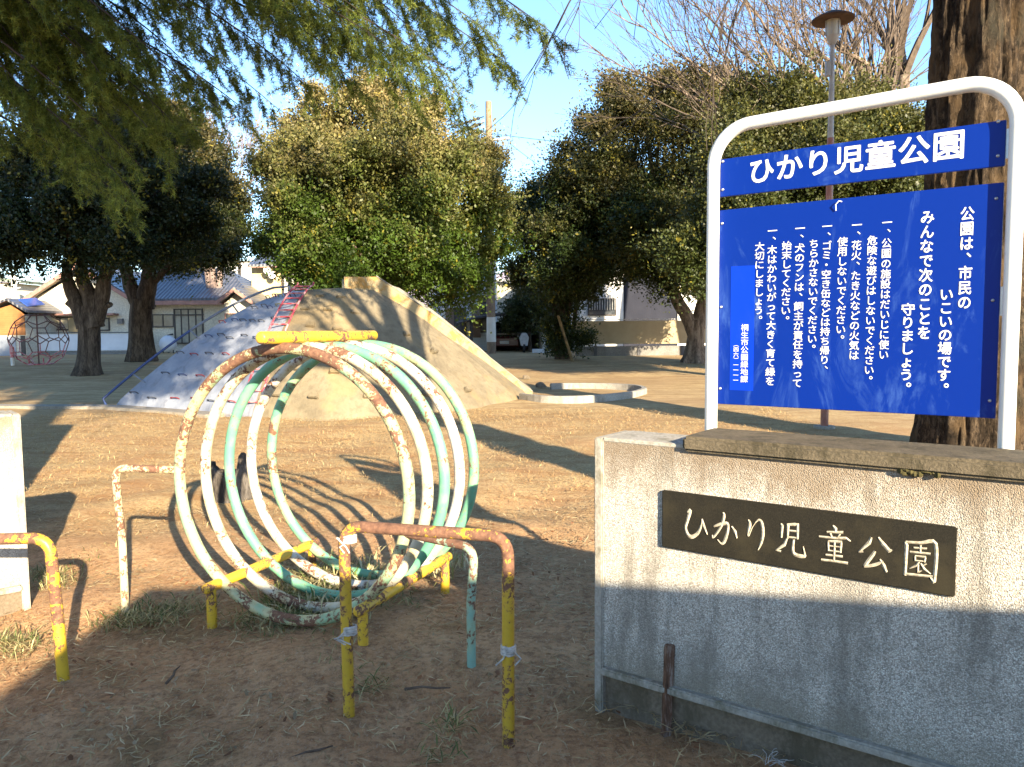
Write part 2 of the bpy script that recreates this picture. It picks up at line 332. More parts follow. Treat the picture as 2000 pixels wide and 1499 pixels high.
for g, (px, py) in zip(GL, gx):
    cu, cz = on_sign(px, py, -.016); s = .114 if g is not GL[2] else .112
    def smooth(pl_):
        P = [np.array(p) for p in pl_]; out = []
        for i in range(len(P)-1):
            a = P[max(i-1, 0)]; b = P[i]; c_ = P[i+1]; d_ = P[min(i+2, len(P)-1)]
            for t in ((0, .25, .5, .75) if len(P) > 2 else (0, .5)):
                out.append(.5*((2*b)+(c_-a)*t+(2*a-5*b+4*c_-d_)*t*t+(3*b-a-3*c_+d_)*t**3) if len(P) > 4 else b+(c_-b)*t)
        out.append(P[-1]); return out
    for st in g:
        q = smooth(st); vs_ = []; k = len(q)
        for i in range(k):
            t = q[min(i+1, k-1)][:2]-q[max(i-1, 0)][:2]; t = t/max(np.hypot(*t), 1e-6); nn = np.array([-t[1], t[0]])
            hw = max(.014, abs(q[i][2])*1.1)
            for sgn, vv in ((-1, -.0165), (0, -.0195), (1, -.0165)):
                e = q[i][:2]+nn*hw*sgn; vs_.append(W(cu+(e[0]-.5)*s*.95, vv, cz+(e[1]-.47)*s*1.12))
        m.add(vs_, [(i*3+j, i*3+j+1, i*3+j+4, i*3+j+3) for i in range(k-1) for j in (0, 1)])
m.build('engraved_lettering', M['carved'], pl)

# sign
def enamel(name, col, wear):
    x = NT(name); P = x.co; a = x.noise(5.5, 8, .7, x.map((1,1,.4)), 1.0); b = x.noise(55, 4, .6, x.map((1,1,.12)))
    f = x.mth('MULTIPLY', x.ramp(a, [(.52, 0.0), (.72, 1.0)]), x.mth('ADD', .35, x.ramp(b, [(.4, 0.0), (.7, .7)])))
    c = x.mix(x.mth('MULTIPLY', f, wear), col, (.05, .12, .36)); x.bump(x.noise(14, 4), .03, .004)
    return x.fin(c, x.rng(f, 0, 1, .42, .6), 0, .16)
M['blue'] = enamel('blue_enamel', (.0003, .0195, .205), 1.15); M['blue_patch'] = enamel('bright_blue_film', (.001, .035, .46), .1)
M['letter'] = plain('white_lettering', (.80, .79, .74), .5, .05, 20, .4, 0, 0)
sign = thing('park_sign', 'white arched tube sign frame with two blue boards of white Japanese lettering', 'sign', W(.376, .33, 0))
VS = .33; r_ = .0225; u0, u1, zt, rc_ = .376, 1.437, 2.418, .155
m = MB(); pts = [W(u0, VS, -.2), W(u0, VS, zt-rc_)]
for k in range(1, 10): a = math.pi-k/10*math.pi/2; pts.append(W(u0+rc_+rc_*math.cos(a), VS, zt-rc_+rc_*math.sin(a)))
pts += [W(u0+rc_, VS, zt), W(u1-rc_, VS, zt+.008)]
for k in range(1, 10): a = math.pi/2-k/10*math.pi/2; pts.append(W(u1-rc_+rc_*math.cos(a), VS, zt+.008-rc_+rc_*math.sin(a)))
pts += [W(u1, VS, zt-rc_), W(u1, VS, -.2)]
m.tube(pts, r_*1.15, 20); m.build('frame', M['white_pipe'], sign, smooth=True, ang=60)
VB = .345
def board(name, ua, ub, za, zb): 
    m = MB(); m.obox(W(ua, VB, za), WD, WN, Z, ub-ua, .012, zb-za); return m.build(name, M['blue'], sign, bevel=.002)
hb = board('header_board', .398, 1.402, 2.139, 2.293); mb_ = board('rules_board', .398, 1.402, 1.272, 2.084)
GC = {}
def glyph(ch):
    """outline of the built-in font's glyph, filled by a constrained triangulation"""
    if ch in GC: return GC[ch]
    cu = bpy.data.curves.new('g', 'FONT'); cu.body = ch; cu.resolution_u = 4; cu.dimensions = '3D'; cu.fill_mode = 'HALF'; cu.extrude = .01
    o = bpy.data.objects.new('g', cu); COL.objects.link(o); bpy.context.view_layer.update()
    me = bpy.data.meshes.new_from_object(o.evaluated_get(bpy.context.evaluated_depsgraph_get())); idx, pts, ed = {}, [], []
    def pid(v):
        k = (round(v.x, 5), round(v.y, 5))
        if k not in idx: idx[k] = len(pts); pts.append(Vector(k))
        return idx[k]
    for p in me.polygons:
        q = [me.vertices[i].co for i in p.vertices]
        for a, b in zip(q, q[1:]+q[:1]):
            if a.z < 0 and b.z < 0 and (a-b).length > 1e-6: ed.append((pid(a), pid(b)))
    r = delaunay_2d_cdt(pts, ed, [], 0, 1e-6); V, Fc = r[0], r[2]; E = [(pts[a], pts[b]) for a, b in ed]
    def wind(p):
        w_ = 0
        for a, b in E:
            if (a.y <= p.y) != (b.y <= p.y) and a.x+(p.y-a.y)/(b.y-a.y)*(b.x-a.x) > p.x: w_ += 1 if b.y > a.y else -1
        return w_
    GC[ch] = ([(v.x, v.y, 0) for v in V], [tuple(f) for f in Fc if wind(sum((V[i] for i in f), Vector((0, 0)))/len(f))])
    bpy.data.objects.remove(o); bpy.data.meshes.remove(me); bpy.data.curves.remove(cu)
    return GC[ch]
def put(m, ch, u, z, su, sz, off=.012, v=VB-.0018, rot=False):
    vs_, fs = glyph(ch)
    if rot: vs_ = [(y_+.12, .88-x_, 0) for x_, y_, _ in vs_]
    nb = 8 if off > .0201 else 5
    for k in range(nb+1):      # the stroke is thickened by a ring of shifted copies, each a hair further back
        a = 6.283*k/nb; dx, dz = (off*math.cos(a), off*math.sin(a)) if k < nb else (0, 0)
        m.add([W(u+(x_-.5+dx)*su, v+.00012*k, z+(y_-.38+dz)*sz) for x_, y_, _ in vs_], fs)
m = MB(); ua, za = on_sign(1487, 335, VB); ub, zb = on_sign(1853, 284, VB)
for i, ch in enumerate('ひかり児童公園'): put(m, ch, ua+(ub-ua)*i/6, za+(zb-za)*i/6+(.004 if i < 3 else 0), .108, .108, .0205)
m.build('lettering', M['letter'], hb)
COLS = [('公園は、市民の',1890,403,605,26,.02),('いこいの場です。',1849,562,772,26,.02),('みんなで次のことを',1812,410,664,26,.02),('守りましょう。',1774,592,770,26,.02),
 ('一、公園の施設はだいじに使い',1733,425,703,19,.012),('危険な遊びはしないでください。',1704,460,752,19,.012),('一、花火、たき火などの火気は',1674,430,704,19,.012),('使用しないでください。',1646,463,672,19,.012),
 ('一、ゴミ・空き缶などは持ち帰り、',1616,433,731,18.5,.012),('ちらかさないでください。',1590,467,690,18.5,.012),('一、犬のフンは、飼主が責任を持って',1563,437,758,18.5,.012),('始末してください。',1537,471,634,18.5,.012),
 ('一、木はかわいがって大きく育て緑を',1509,442,754,18,.012),('大切にしましょう。',1484,473,633,18,.012),('桐生市公園緑地課',1455,633,748,14,.01),('（四六）一一一一',1438,668,748,10.5,.008)]
for txt, px, ya, yb, wpx, off in COLS:
    m = MB()
    u, z0 = on_sign(px, ya, VB); _, z1 = on_sign(px, yb, VB); n = len(txt); cell = (z0-z1)/n
    su = min((on_sign(px+wpx/2, ya, VB)[0]-on_sign(px-wpx/2, ya, VB)[0])*1.1, cell*1.12)
    for i, ch in enumerate(txt):
        z = z0-(i+.5)*cell; sz = min(cell*1.0, su*1.15)
        if ch in '、。': put(m, ch, u+su*.5, z+sz*.5, su, sz, off)
        elif ch in '（）': put(m, ch, u, z, su, sz, off, rot=True)
        else: put(m, ch, u, z, su, sz, off)
    m.build('lettering', M['letter'], mb_)
ua, za = on_sign(1428, 521, VB); ub, zb = on_sign(1471, 764, VB)
m = MB(); m.obox(W(ua, VB-.0008, zb), WD, WN, Z, ub-ua, .0006, za-zb); m.build('blue_film_patch', M['blue_patch'], mb_)
for (px, py, par) in ((1412, 316, hb), (1412, 371, hb), (1950, 238, hb), (1949, 305, hb), (1411, 437, mb_), (1409, 600, mb_), (1407, 759, mb_), (1946, 388, mb_), (1939, 587, mb_), (1933, 783, mb_)):
    u, z = on_sign(px, py, VB); u = max(u, .408) if u < .6 else min(u, 1.394); m = MB(); m.dome(W(u, VB-.001, z), .006, .006, .005, 10, 3, ax=(WD, Z, -WN)); m.build('screw', M['steel'], par, smooth=True)
for u, zc in ((.397, 2.215), (.397, 1.68), (1.408, 2.215), (1.408, 1.68)):
    m = MB(); m.obox(W(u-.012, VB+.0125, zc-.05), WD, WN, Z, .03, .004, .1); m.build('bracket', M['steel'], sign)
u, z = on_sign(1633, 412, VB); m = MB(); m.tube([W(u, VB-.004, z), W(u+.001, VB-.012, z+.022), W(u+.012, VB-.012, z+.034), W(u+.022, VB+.006, z+.032)], .0022, 6); m.build('wire_hook', M['white_pipe'], mb_, smooth=True)

# left gate pillar wall
PP = G(60, 1192); AL = rad(225-4); LD = Vector((math.cos(AL), math.sin(AL), 0)); LN = Vector((LD.y, -LD.x, 0)); LN = LN if LN.y > 0 else -LN
def WL(u, v, z): return PP + LD*u + LN*v + Z*z
pw = thing('entrance_wall', 'pale concrete gate wall stub cut off by the left edge, behind the leaning yellow pipe', 'wall', PP)
wall_parts(pw, WL, 1.6, M['pebble_pale'], 1.6)

# ------------------------------------------------------------------ pipes
M['yel'] = rusty('yellow_flaking_paint', (.56, .36, .03), .53, .45, .80, None, 0.0)
M['yel2'] = rusty('yellow_flaking_paint_left', (.62, .40, .03), .475, .12, .70, None, 3.0)
M['yel_top'] = rusty('yellow_worn_bar', (.66, .41, .03), .525, None, None, None, 7.0)
M['cream_rust'] = rusty('cream_flaking_paint', (.56, .50, .34), .492, .35, .95, (.56, .50, .30), 11.0)
M['mint_rust'] = rusty('mint_flaking_paint', (.24, .42, .33), .51, .25, .55, (.30, .44, .30), 5.0)
M['mint'] = [rusty('mint_hoop_paint_a', (.26, .44, .27), .51, .5, 1.45, (.52, .47, .25), 2.0, .42, .08, .055), rusty('mint_hoop_paint_b', (.13, .37, .235), .465, .7, 1.6, (.20, .42, .27), 21.0, .42, .04), rusty('mint_hoop_paint_c', (.14, .37, .235), .465, .7, 1.6, (.36, .45, .24), 37.0, .42, .04)]
M['white'] = [rusty('white_hoop_paint_a', (.58, .54, .42), .468, .5, 1.5, (.54, .45, .25), 13.0, .42, .05, .06), rusty('white_hoop_paint_b', (.60, .58, .53), .468, .6, 1.5, (.54, .45, .30), 29.0, .42, .045, .03)]
def arc(pc, da, db, r, n=7):   # rounded corner from pc-da*r to pc+db*r
    a = pc-da*r; b = pc+db*r; return [a*(1-t)**2+pc*2*t*(1-t)+b*t*t for t in [i/n for i in range(n+1)]]
def barrier(name, a, b, ta, tb, r, mat, label, group, bend=.085):
    t = thing(name, label, 'barrier', a, group)
    d = (tb-ta).normalized(); ua_ = (ta-a).normalized(); ub_ = (b-tb).normalized()
    top = arc(ta, ua_, d, bend)+arc(tb, d, ub_, bend); m = MB(); m.tube(top, r, 16); m.build('top_rail', mat, t, smooth=True, ang=60)
    for p, q in ((a, top[0]), (b, top[-1])):
        m = MB(); m.tube([p-Z*.12, p+(q-p)*.5, q], r, 16); m.build('leg', mat, t, smooth=True, ang=60)
    return t
a = G(682, 1392); b = G(993, 1440); bar = barrier('pipe_barrier', a, b, Vector((a.x-.005, a.y, .795)), Vector((b.x+.005, b.y, .80)), .0242, M['yel'], 'rusty topped yellow pipe barrier with rag ties, in front of the hoop tunnel', 'yellow pipe barriers at the entrance')
a = G(125, 1320); b = Vector((a.x-1.0, a.y-.1, 0)); barrier('pipe_barrier', a, b, Vector((a.x-.035, a.y, .655)), Vector((b.x-.03, b.y, .66)), .0262, M['yel2'], 'leaning yellow pipe barrier in front of the left gate wall', 'yellow pipe barriers at the entrance')
M['rag'] = plain('white_rag', (.62, .58, .52), .9, .25, 40)
def tie(px, py, Y, rr, tails, lab):
    c = at(px, py, Y); m = MB(); rr2 = random.Random(px)
    for k in range(4): m.tube([c+Vector((rr*math.cos(q), rr*math.sin(q), -.014+.009*k+rr2.uniform(-.003, .003))) for q in [i*math.pi/8 for i in range(16)]], .006, 6, closed=True)
    for k in range(tails):
        p = c+Vector((rr*rr2.choice((-1, 1)), -rr*.5, 0)); m.tube([p, p+Vector((rr2.uniform(-.03, .03), -.012, .01-.02*k)), p+Vector((rr2.uniform(-.035, .035), -.01, -.03)), p+Vector((rr2.uniform(-.04, .04), -.01, -.055))], .0035, 5)
    o = m.build('rag_tie', M['rag'], None, c, smooth=True); tag(o, lab, 'tie', 'rag ties on the pipe barrier')
ya = G(682, 1392).y; yb = G(993, 1440).y
tie(682, 1052, ya, .027, 2, 'dirty white rag tied at the top of the left barrier leg'); tie(683, 1230, ya, .026, 3, 'white rag knotted around the middle of the left barrier leg'); tie(993, 1268, yb, .026, 2, 'white rag knotted around the right barrier leg')

# ------------------------------------------------------------------ hoop tunnel
RA = rad(-20.8); RDv = Vector((math.cos(RA), math.sin(RA), 0)); RNv = Vector((-RDv.y, RDv.x, 0)); mid = (Vector((-1.64, 4.053, 0))+Vector((-.754, 3.768, 0)))/2
RC = mid+RNv*.10-RDv*.035+Z*.778; RR = .728
tun = thing('hoop_tunnel', 'rusty playground tunnel of five mint and white hoops on yellow bars', 'play equipment', Vector((RC.x, RC.y, 0)))
for i in range(5):
    c = RC+RNv*(.2*i); m = MB(); rr = RR
    m.tube([c+RDv*(rr*math.cos(q))+Z*(rr*math.sin(q)) for q in [k*2*math.pi/72 for k in range(72)]], .0305, 14, closed=True)
    o = m.build('hoop', M['mint'][i//2] if i % 2 == 0 else M['white'][i//2], tun, smooth=True, ang=80); 
    o['label'] = ['rust flaked yellowish mint front hoop', 'cream white second hoop', 'mint middle hoop', 'white fourth hoop', 'mint rear hoop'][i]
def capped(m, a, b, r):
    d = (b-a).normalized(); m.tube([a-d*.012, a-d*.008, a, b, b+d*.008, b+d*.012], [r*.55, r*.85, r, r, r*.85, r*.55], 16)
tp = RC+Z*(RR+.055); m = MB(); capped(m, tp-RNv*.16-RDv*.01, tp+RNv*.92-RDv*.01, .033); m.build('top_bar', M['yel_top'], tun, smooth=True, ang=60)
for s_, (pa, pb) in ((-1, (Vector((-1.66, 4.085, .205)), Vector((-1.30, 4.98, .205)))), (1, (Vector((-.765, 3.735, .205)), Vector((-.40, 4.63, .205))))):
    m = MB(); capped(m, pa-RNv*.02, pb, .029); m.build('base_bar', M['yel_top'], tun, smooth=True, ang=60)
    for q in (pa+RNv*.02, pb-RNv*.05):
        m = MB(); m.tube([Vector((q.x, q.y, -.12)), Vector((q.x, q.y, .195))], .027, 14); m.build('leg', M['yel_top'], tun, smooth=True, ang=60)
# side braces
lp = RC-RDv*RR; cb = G(245, 1196); ch_ = .835; m = MB(); end = Vector((lp.x, lp.y, lp.z+.04))
m.tube([cb-Z*.1, cb+Z*.4]+arc(Vector((cb.x-.02, cb.y, ch_)), Z, (end-Vector((cb.x, cb.y, ch_))).normalized(), .07)+[end], .0215, 14); m.build('side_brace', M['cream_rust'], tun, smooth=True, ang=60)
rp = RC+RDv*RR; cb = G(921, 1303); hh = .575; m = MB(); end = RC+RDv*(RR*.92)+Z*(-.19)
m.tube([cb-Z*.1, cb+Z*.3]+arc(Vector((cb.x+.015, cb.y, hh)), Z, (end-Vector((cb.x, cb.y, hh))).normalized(), .07)+[end], .0215, 14); m.build('side_brace', M['mint_rust'], tun, smooth=True, ang=60)
# wooden stake by the wall
a = G(1304, 1416); m = MB(); M['stake'] = bark('weathered_stake', (.05, .03, .02), (.17, .095, .06), (.42, .37, .32), 14, .4)
m.obox(Vector((a.x-.018, a.y-.012, -.05)), Vector((1,.35,0)).normalized(), Vector((-.35,1,0)).normalized(), (Z+Vector((.035, 0, 0))).normalized(), .036, .028, .38); tag(m.build('wooden_stake', M['stake'], None, a, bevel=.003), 'short brown wooden stake driven in at the foot of the plaque wall', 'stake')

# ------------------------------------------------------------------ climbing mound
BP = [(-8.52,16.27),(-6.61,15.41),(-4.805,14.04),(-3.26,13.47),(-1.0,14.9),(.17,17.04),(.6,19.2),(-1.5,21.5),(-4.5,22),(-7.5,20.8),(-8.9,18.2)]
TP = [(-5.0,17.4),(-4.75,16.8),(-4.28,16.2),(-3.5,15.95),(-3.05,16.4),(-2.85,17.2),(-2.9,18.1),(-3.2,18.8),(-3.8,19.1),(-4.6,18.8),(-5.1,18.1)]
MH = 2.44
def mpos(k, s):      # k runs along the outline, s from the foot (0) to the rim (1)
    i = int(math.floor(k)) % 11; t = k-math.floor(k); j = (i+1) % 11
    b = Vector(BP[i]).lerp(Vector(BP[j]), t); q = Vector(TP[i]).lerp(Vector(TP[j]), t); p = b.lerp(q, s)
    return Vector((p.x, p.y, MH*(1-(1-s)**(1.42-.30*sstep(2.2, 4.2, k if k < 8 else 0)))))
def mnorm(k, s):
    e = .02; a = mpos(k+e, s)-mpos(k-e, s); b = mpos(k, min(s+e, 1))-mpos(k, s-e); n = a.cross(b).normalized(); return n if n.z > 0 else -n
mound = thing('climbing_mound', 'concrete climbing hill with grey-blue flank, red ladder and stone slide', 'play equipment', Vector((-3.8, 17.5, 0)))
m = MB(); rs = random.Random(8)
def sector(k0, k1, mi):
    nk = int((k1-k0)*6); ns = 22; vs_ = []
    for a in range(nk+1):
        for b in range(ns+1):
            k = k0+(k1-k0)*a/nk; s = b/ns; p = mpos(k, s); q = .018*math.sin(p.x*3.1+p.z*4)*math.sin(p.y*2.7-p.z*3) if 0 < a < nk else 0; vs_.append(p+Vector((0, 0, q)) - (Vector((0,0,.1)) if b == 0 else Vector()))
    m.add(vs_, [(a*(ns+1)+b, (a+1)*(ns+1)+b, (a+1)*(ns+1)+b+1, a*(ns+1)+b+1) for a in range(nk) for b in range(ns)], mi)
sector(0, 2, 0); sector(2, 5.0, 1); sector(5, 11, 1)
m.add([mpos(k, 1) for k in range(11)]+[Vector((-3.6, 17.5, MH+.07))], [(k, (k+1) % 11, 11) for k in range(11)], 1)
x = NT('grey_blue_painted_concrete'); c = x.mix(x.ramp(x.noise(2.2, 8, .68), [(.3, 0.0), (.7, 1.0)]), (.21, .235, .29), (.33, .345, .39)); c = x.mix(x.ramp(x.noise(5, 7, .7, x.map((1,1,.5)), .5), [(.52, 0.0), (.66, .5)]), c, (.15, .155, .18)); x.bump(x.noise(22, 6), .4, .02); M['m_blue'] = x.fin(c, .9, 0, .2)
x = NT('buff_concrete'); c = x.mix(x.ramp(x.noise(1.4, 8, .68), [(.3, 0.0), (.7, 1.0)]), (.145, .118, .078), (.26, .215, .14)); c = x.mix(x.ramp(x.noise(7, 7, .7), [(.48, 0.0), (.64, .5)]), c, (.11, .09, .06)); c = x.mix(x.ramp(x.noise(.8, 6, .6, None, .6), [(.56, 0.0), (.66, .5)]), c, (.27, .19, .09)); x.bump(x.noise(18, 7, .65), .5, .025); M['m_buff'] = x.fin(c, .92, 0, .2)
body = m.build('mound_body', [M['m_blue'], M['m_buff']], mound, smooth=True, ang=70)
x = NT('stained_slide_concrete'); c = x.mix(x.ramp(x.noise(2.6, 8, .7), [(.35, 0.0), (.65, 1.0)]), (.27, .21, .12), (.36, .29, .17)); c = x.mix(x.ramp(x.noise(3.8, 8, .7, None, .8), [(.48, 0.0), (.60, .8)]), c, (.33, .175, .04)); x.bump(x.noise(26, 6), .4, .01); M['slide'] = x.fin(c, .9, 0, .2)
M['slide_grey'] = concrete('grey_slide_concrete', (.20, .185, .155), (.29, .27, .225), 3, .3)
# slide walls follow the right shoulder
n0 = at(672, 541, 16.4); n1 = at(735, 541, 16.75); n2 = at(858, 622, 17.3); n3 = at(1040, 766, 18.4)
f0 = at(735, 541, 17.3); 
sl_ = MB(); sg = MB()
near = [n0, n1, at(790, 577, 17.0), n2, at(950, 695, 17.9), n3]; back = Vector((-.26, .965, 0))
for i in range(len(near)-1):
    p, q = near[i], near[i+1]; hp = .62 if i < 1 else .55; hq = .55 if i < len(near)-2 else .22
    a = [p, q, q-Z*hq, p-Z*hp]; bk = back*.14; sl_.prism(a, bk)
    hh_ = [0, 0, .2, .2, .2, .06]; pf, qf = p+back*.85+Z*hh_[i], q+back*.85+Z*hh_[i+1]; sg.prism([pf, qf, qf-Z*.45, pf-Z*.45], back*.14)
    sg.prism([p+back*.141-Z*.24, q+back*.141-Z*(.24 if i < len(near)-2 else .12), q+back*.849-Z*(.24 if i < len(near)-2 else .12), p+back*.849-Z*.24], -Z*.15)
    if i: sg.prism([p+Z*.003-back*.012, q+Z*.003-back*.012, q+back*.155+Z*.003, p+back*.155+Z*.003], Z*.03)
slide = sl_.build('slide_side_wall', M['slide'], mound); sg.build('slide_chute', M['slide_grey'], mound)
# ladder on the ridge
M['red'] = rusty('red_ladder_paint', (.42, .05, .07), .42, None, None, (.55, .30, .30), 4.0); M['blue_rail'] = plain('blue_rail_paint', (.035, .07, .21), .45, .15, 8); M['grey_rail'] = plain('grey_rail_paint', (.20, .22, .27), .5, .2, 8)
rails = []
for k in (1.99, 1.80):
    pts = [mpos(k, s)+mnorm(1.9, max(.05, min(s, .95)))*.07 for s in [i/16 for i in range(17)]]
    pts.append(pts[-1]+Vector((.01, .03, .06))); rails.append(pts)
# keep the two rails parallel
rails[0] = [p+Vector((.16, .0, .03)) for p in rails[0]]; side = Vector((-.36, .11, 0)); rails[1] = [p+side+Z*0.0 for p in rails[0]]
for pts in rails: mm = MB(); mm.tube(pts, .02, 10); mm.build('ladder_rail', M['red'], mound, smooth=True)
for i in range(1, 17):
    t = i/16.5*16; k = int(t); q = t-k; a = rails[0][k].lerp(rails[0][min(k+1, 17)], q); b = rails[1][k].lerp(rails[1][min(k+1, 17)], q); mm = MB(); mm.tube([a, b], .016, 8); mm.build('ladder_rung', M['red'], mound, smooth=True)
M['hold'] = [plain('grey_iron_hold', (.10, .105, .12), .6, .2), plain('blue_hold', (.05, .08, .20), .5, .2), plain('red_hold', (.36, .06, .06), .5, .2), plain('yellow_hold', (.38, .33, .12), .5, .2)]
for r in range(7):
    for cidx in range(6):
        k = .13+cidx*.31+(.14 if r % 2 else 0)+rs.uniform(-.03, .03); s = .07+r*.135+rs.uniform(-.015, .015)
        if k > 1.76 or s > .93: continue
        c = mpos(k, s); n = mnorm(k, s); t = (mpos(k+.02, s)-mpos(k-.02, s)).normalized(); hw = .105
        mm = MB(); mm.tube([c-t*hw-n*.02, c-t*hw+n*.05, c-t*(hw-.02)+n*.065, c+t*(hw-.02)+n*.065, c+t*hw+n*.05, c+t*hw-n*.02], .011, 6); mm.build('hand_hold', M['hold'][0 if rs.random() < .55 else rs.choice((1, 2, 3))], mound, smooth=True)
for r in range(6):
    for cidx in range(5):
        k = 2.3+cidx*.5+(.22 if r % 2 else 0); s = .12+r*.15
        if k > 4.3 or (s > .7 and k > 3.4): continue
        c = mpos(k, s); n = mnorm(k, s); t = (mpos(k+.02, s)-mpos(k-.02, s)).normalized(); u = n.cross(t); u = u if u.z > 0 else -u
        mm = MB(); h = [];
        for a in range(9):
            q = math.pi*a/8; h.append(c+t*(.105*math.cos(q))+u*(.13*math.sin(q)-.05))
        mm.prism([p-n*.05 for p in h], n*(.135 if r < 3 else .09)); mm.build('foot_hold', M['m_buff'], mound, bevel=.015)
pts = []
for i in range(13):
    s = i/12*.93; p = mpos(0.05, s); pts.append(p+Vector((-.32, .02, .20+.06*math.sin(i))*1) if 0 else p+Vector((-.30+.2*s, .1, .17)))
pts = [pts[0]+Vector((.10, -.05, -.18))]+pts
mm = MB(); mm.tube(pts[:8], .027, 8); mm.build('hand_rail', M['blue_rail'], mound, smooth=True); mm = MB(); mm.tube(pts[7:]+[pts[-1]+Vector((.35, 0, .02)), pts[-1]+Vector((.37, 0, -.3))], .027, 8); mm.build('hand_rail', M['grey_rail'], mound, smooth=True)
for i in (3, 7, 10): mm = MB(); mm.tube([pts[i], mpos(.12, (i-1)/12*.93)-Z*.05], .02, 6); mm.build('rail_post', M['grey_rail'], mound)
# kerb strip at the foot, sand pit edging, stones
M['kerb'] = concrete('pale_kerb', (.26, .23, .185), (.36, .32, .26), 4, .4, (.20, .17, .13))
def ribbon(pts, wd, z0, z1):
    m = MB(); vs_ = []; N = len(pts)
    for i, p in enumerate(pts):
        t = (pts[min(i+1, N-1)]-pts[max(i-1, 0)]); t.z = 0; t.normalize(); n = Vector((-t.y, t.x, 0)); g = gz(p.x, p.y)
        for a, b in ((-.5, z0), (-.5, z1), (.5, z1), (.5, z0)): vs_.append(Vector((p.x, p.y, g+b))+n*(wd*a))
    m.add(vs_, [(i*4+j, i*4+(j+1) % 4, i*4+4+(j+1) % 4, i*4+4+j) for i in range(N-1) for j in range(4)]+[(0, 1, 2, 3), ((N-1)*4+3, (N-1)*4+2, (N-1)*4+1, (N-1)*4)]); return m
kp = [G(px, py) for px, py in ((-160, 794), (-40, 795), (60, 796), (150, 796), (220, 797), (300, 803), (360, 808), (420, 813))]
kind(ribbon(kp, .42, -.1, .045).build('path', M['kerb'], None, kp[3], bevel=.01), 'structure')
sp_ = [G(px, py) for px, py in ((1018, 781), (1060, 786), (1110, 787), (1160, 785), (1205, 781), (1240, 776), (1258, 769), (1240, 763), (1190, 760), (1130, 759), (1075, 760))]
q = []
for i in range(len(sp_)-1):
    a, b, c, d = sp_[max(i-1, 0)], sp_[i], sp_[i+1], sp_[min(i+2, len(sp_)-1)]
    for t in (0, .25, .5, .75): q.append(.5*((2*b)+(c-a)*t+(2*a-5*b+4*c-d)*t*t+(3*b-a-3*c+d)*t**3))
q.append(sp_[-1]); M['sandkerb'] = concrete('sandpit_kerb', (.26, .245, .215), (.40, .375, .33), 4, .4, (.20, .18, .15))
tag(ribbon(q, .14, -.1, .145).build('sandpit_edging', M['sandkerb'], None, q[20], bevel=.015), 'pale low concrete kerb looping round the sand at the foot of the slide', 'kerb')
for px, py, r, lab in ((1057, 758, .15, 'dark rounded stone beside the foot of the slide, larger of two'), (1027, 741, .12, 'small dark stone beside the slide, farther up its side')):
    p = G(px, py); m = MB(); m.dome(p+Z*.02, r, r*.8, r*.95, 12, 4); m.v = [(x_*1+.03*math.sin(z_*20+y_*9), y_+.02*math.sin(x_*17), z_) for x_, y_, z_ in m.v]; tag(m.build('stone', M['plinth'], None, p, smooth=True), lab, 'stone', 'stones beside the slide')

# stump behind the hoops
p = G(452, 975); m = MB(); rs = random.Random(2); n = 28; vs_ = []; lay = [(-.06, 1.35), (.03, 1.12), (.15, .98), (.26, .93), (1, .9), (1, .7), (.24, .6)]
tops = [.30+.05*math.sin(k/n*6.28*2+1)+rs.uniform(-.02, .02)+{24: .05, 25: .12, 26: .15, 27: .10}.get(k, 0) for k in range(n)]
for z_, rr in lay:
    for k in range(n):
        a = 6.283*k/n; r = .19*rr*(1+.08*math.sin(5*a+1)+.05*math.sin(11*a)); vs_.append(p+Vector((r*1.1*math.cos(a), r*.9*math.sin(a), z_ if z_ < 1 else tops[k])))
m.add(vs_, [(i*n+k, i*n+(k+1) % n, (i+1)*n+(k+1) % n, (i+1)*n+k) for i in range(len(lay)-1) for k in range(n)]+[tuple((len(lay)-1)*n+k for k in range(n))])
M['stump'] = bark('stump_wood', (.02, .018, .016), (.075, .064, .054), (.16, .14, .12), 9, 1.0); tag(m.build('tree_stump', M['stump'], None, p, smooth=True, ang=50), 'grey hollow broken tree stump seen through the hoop tunnel', 'stump')

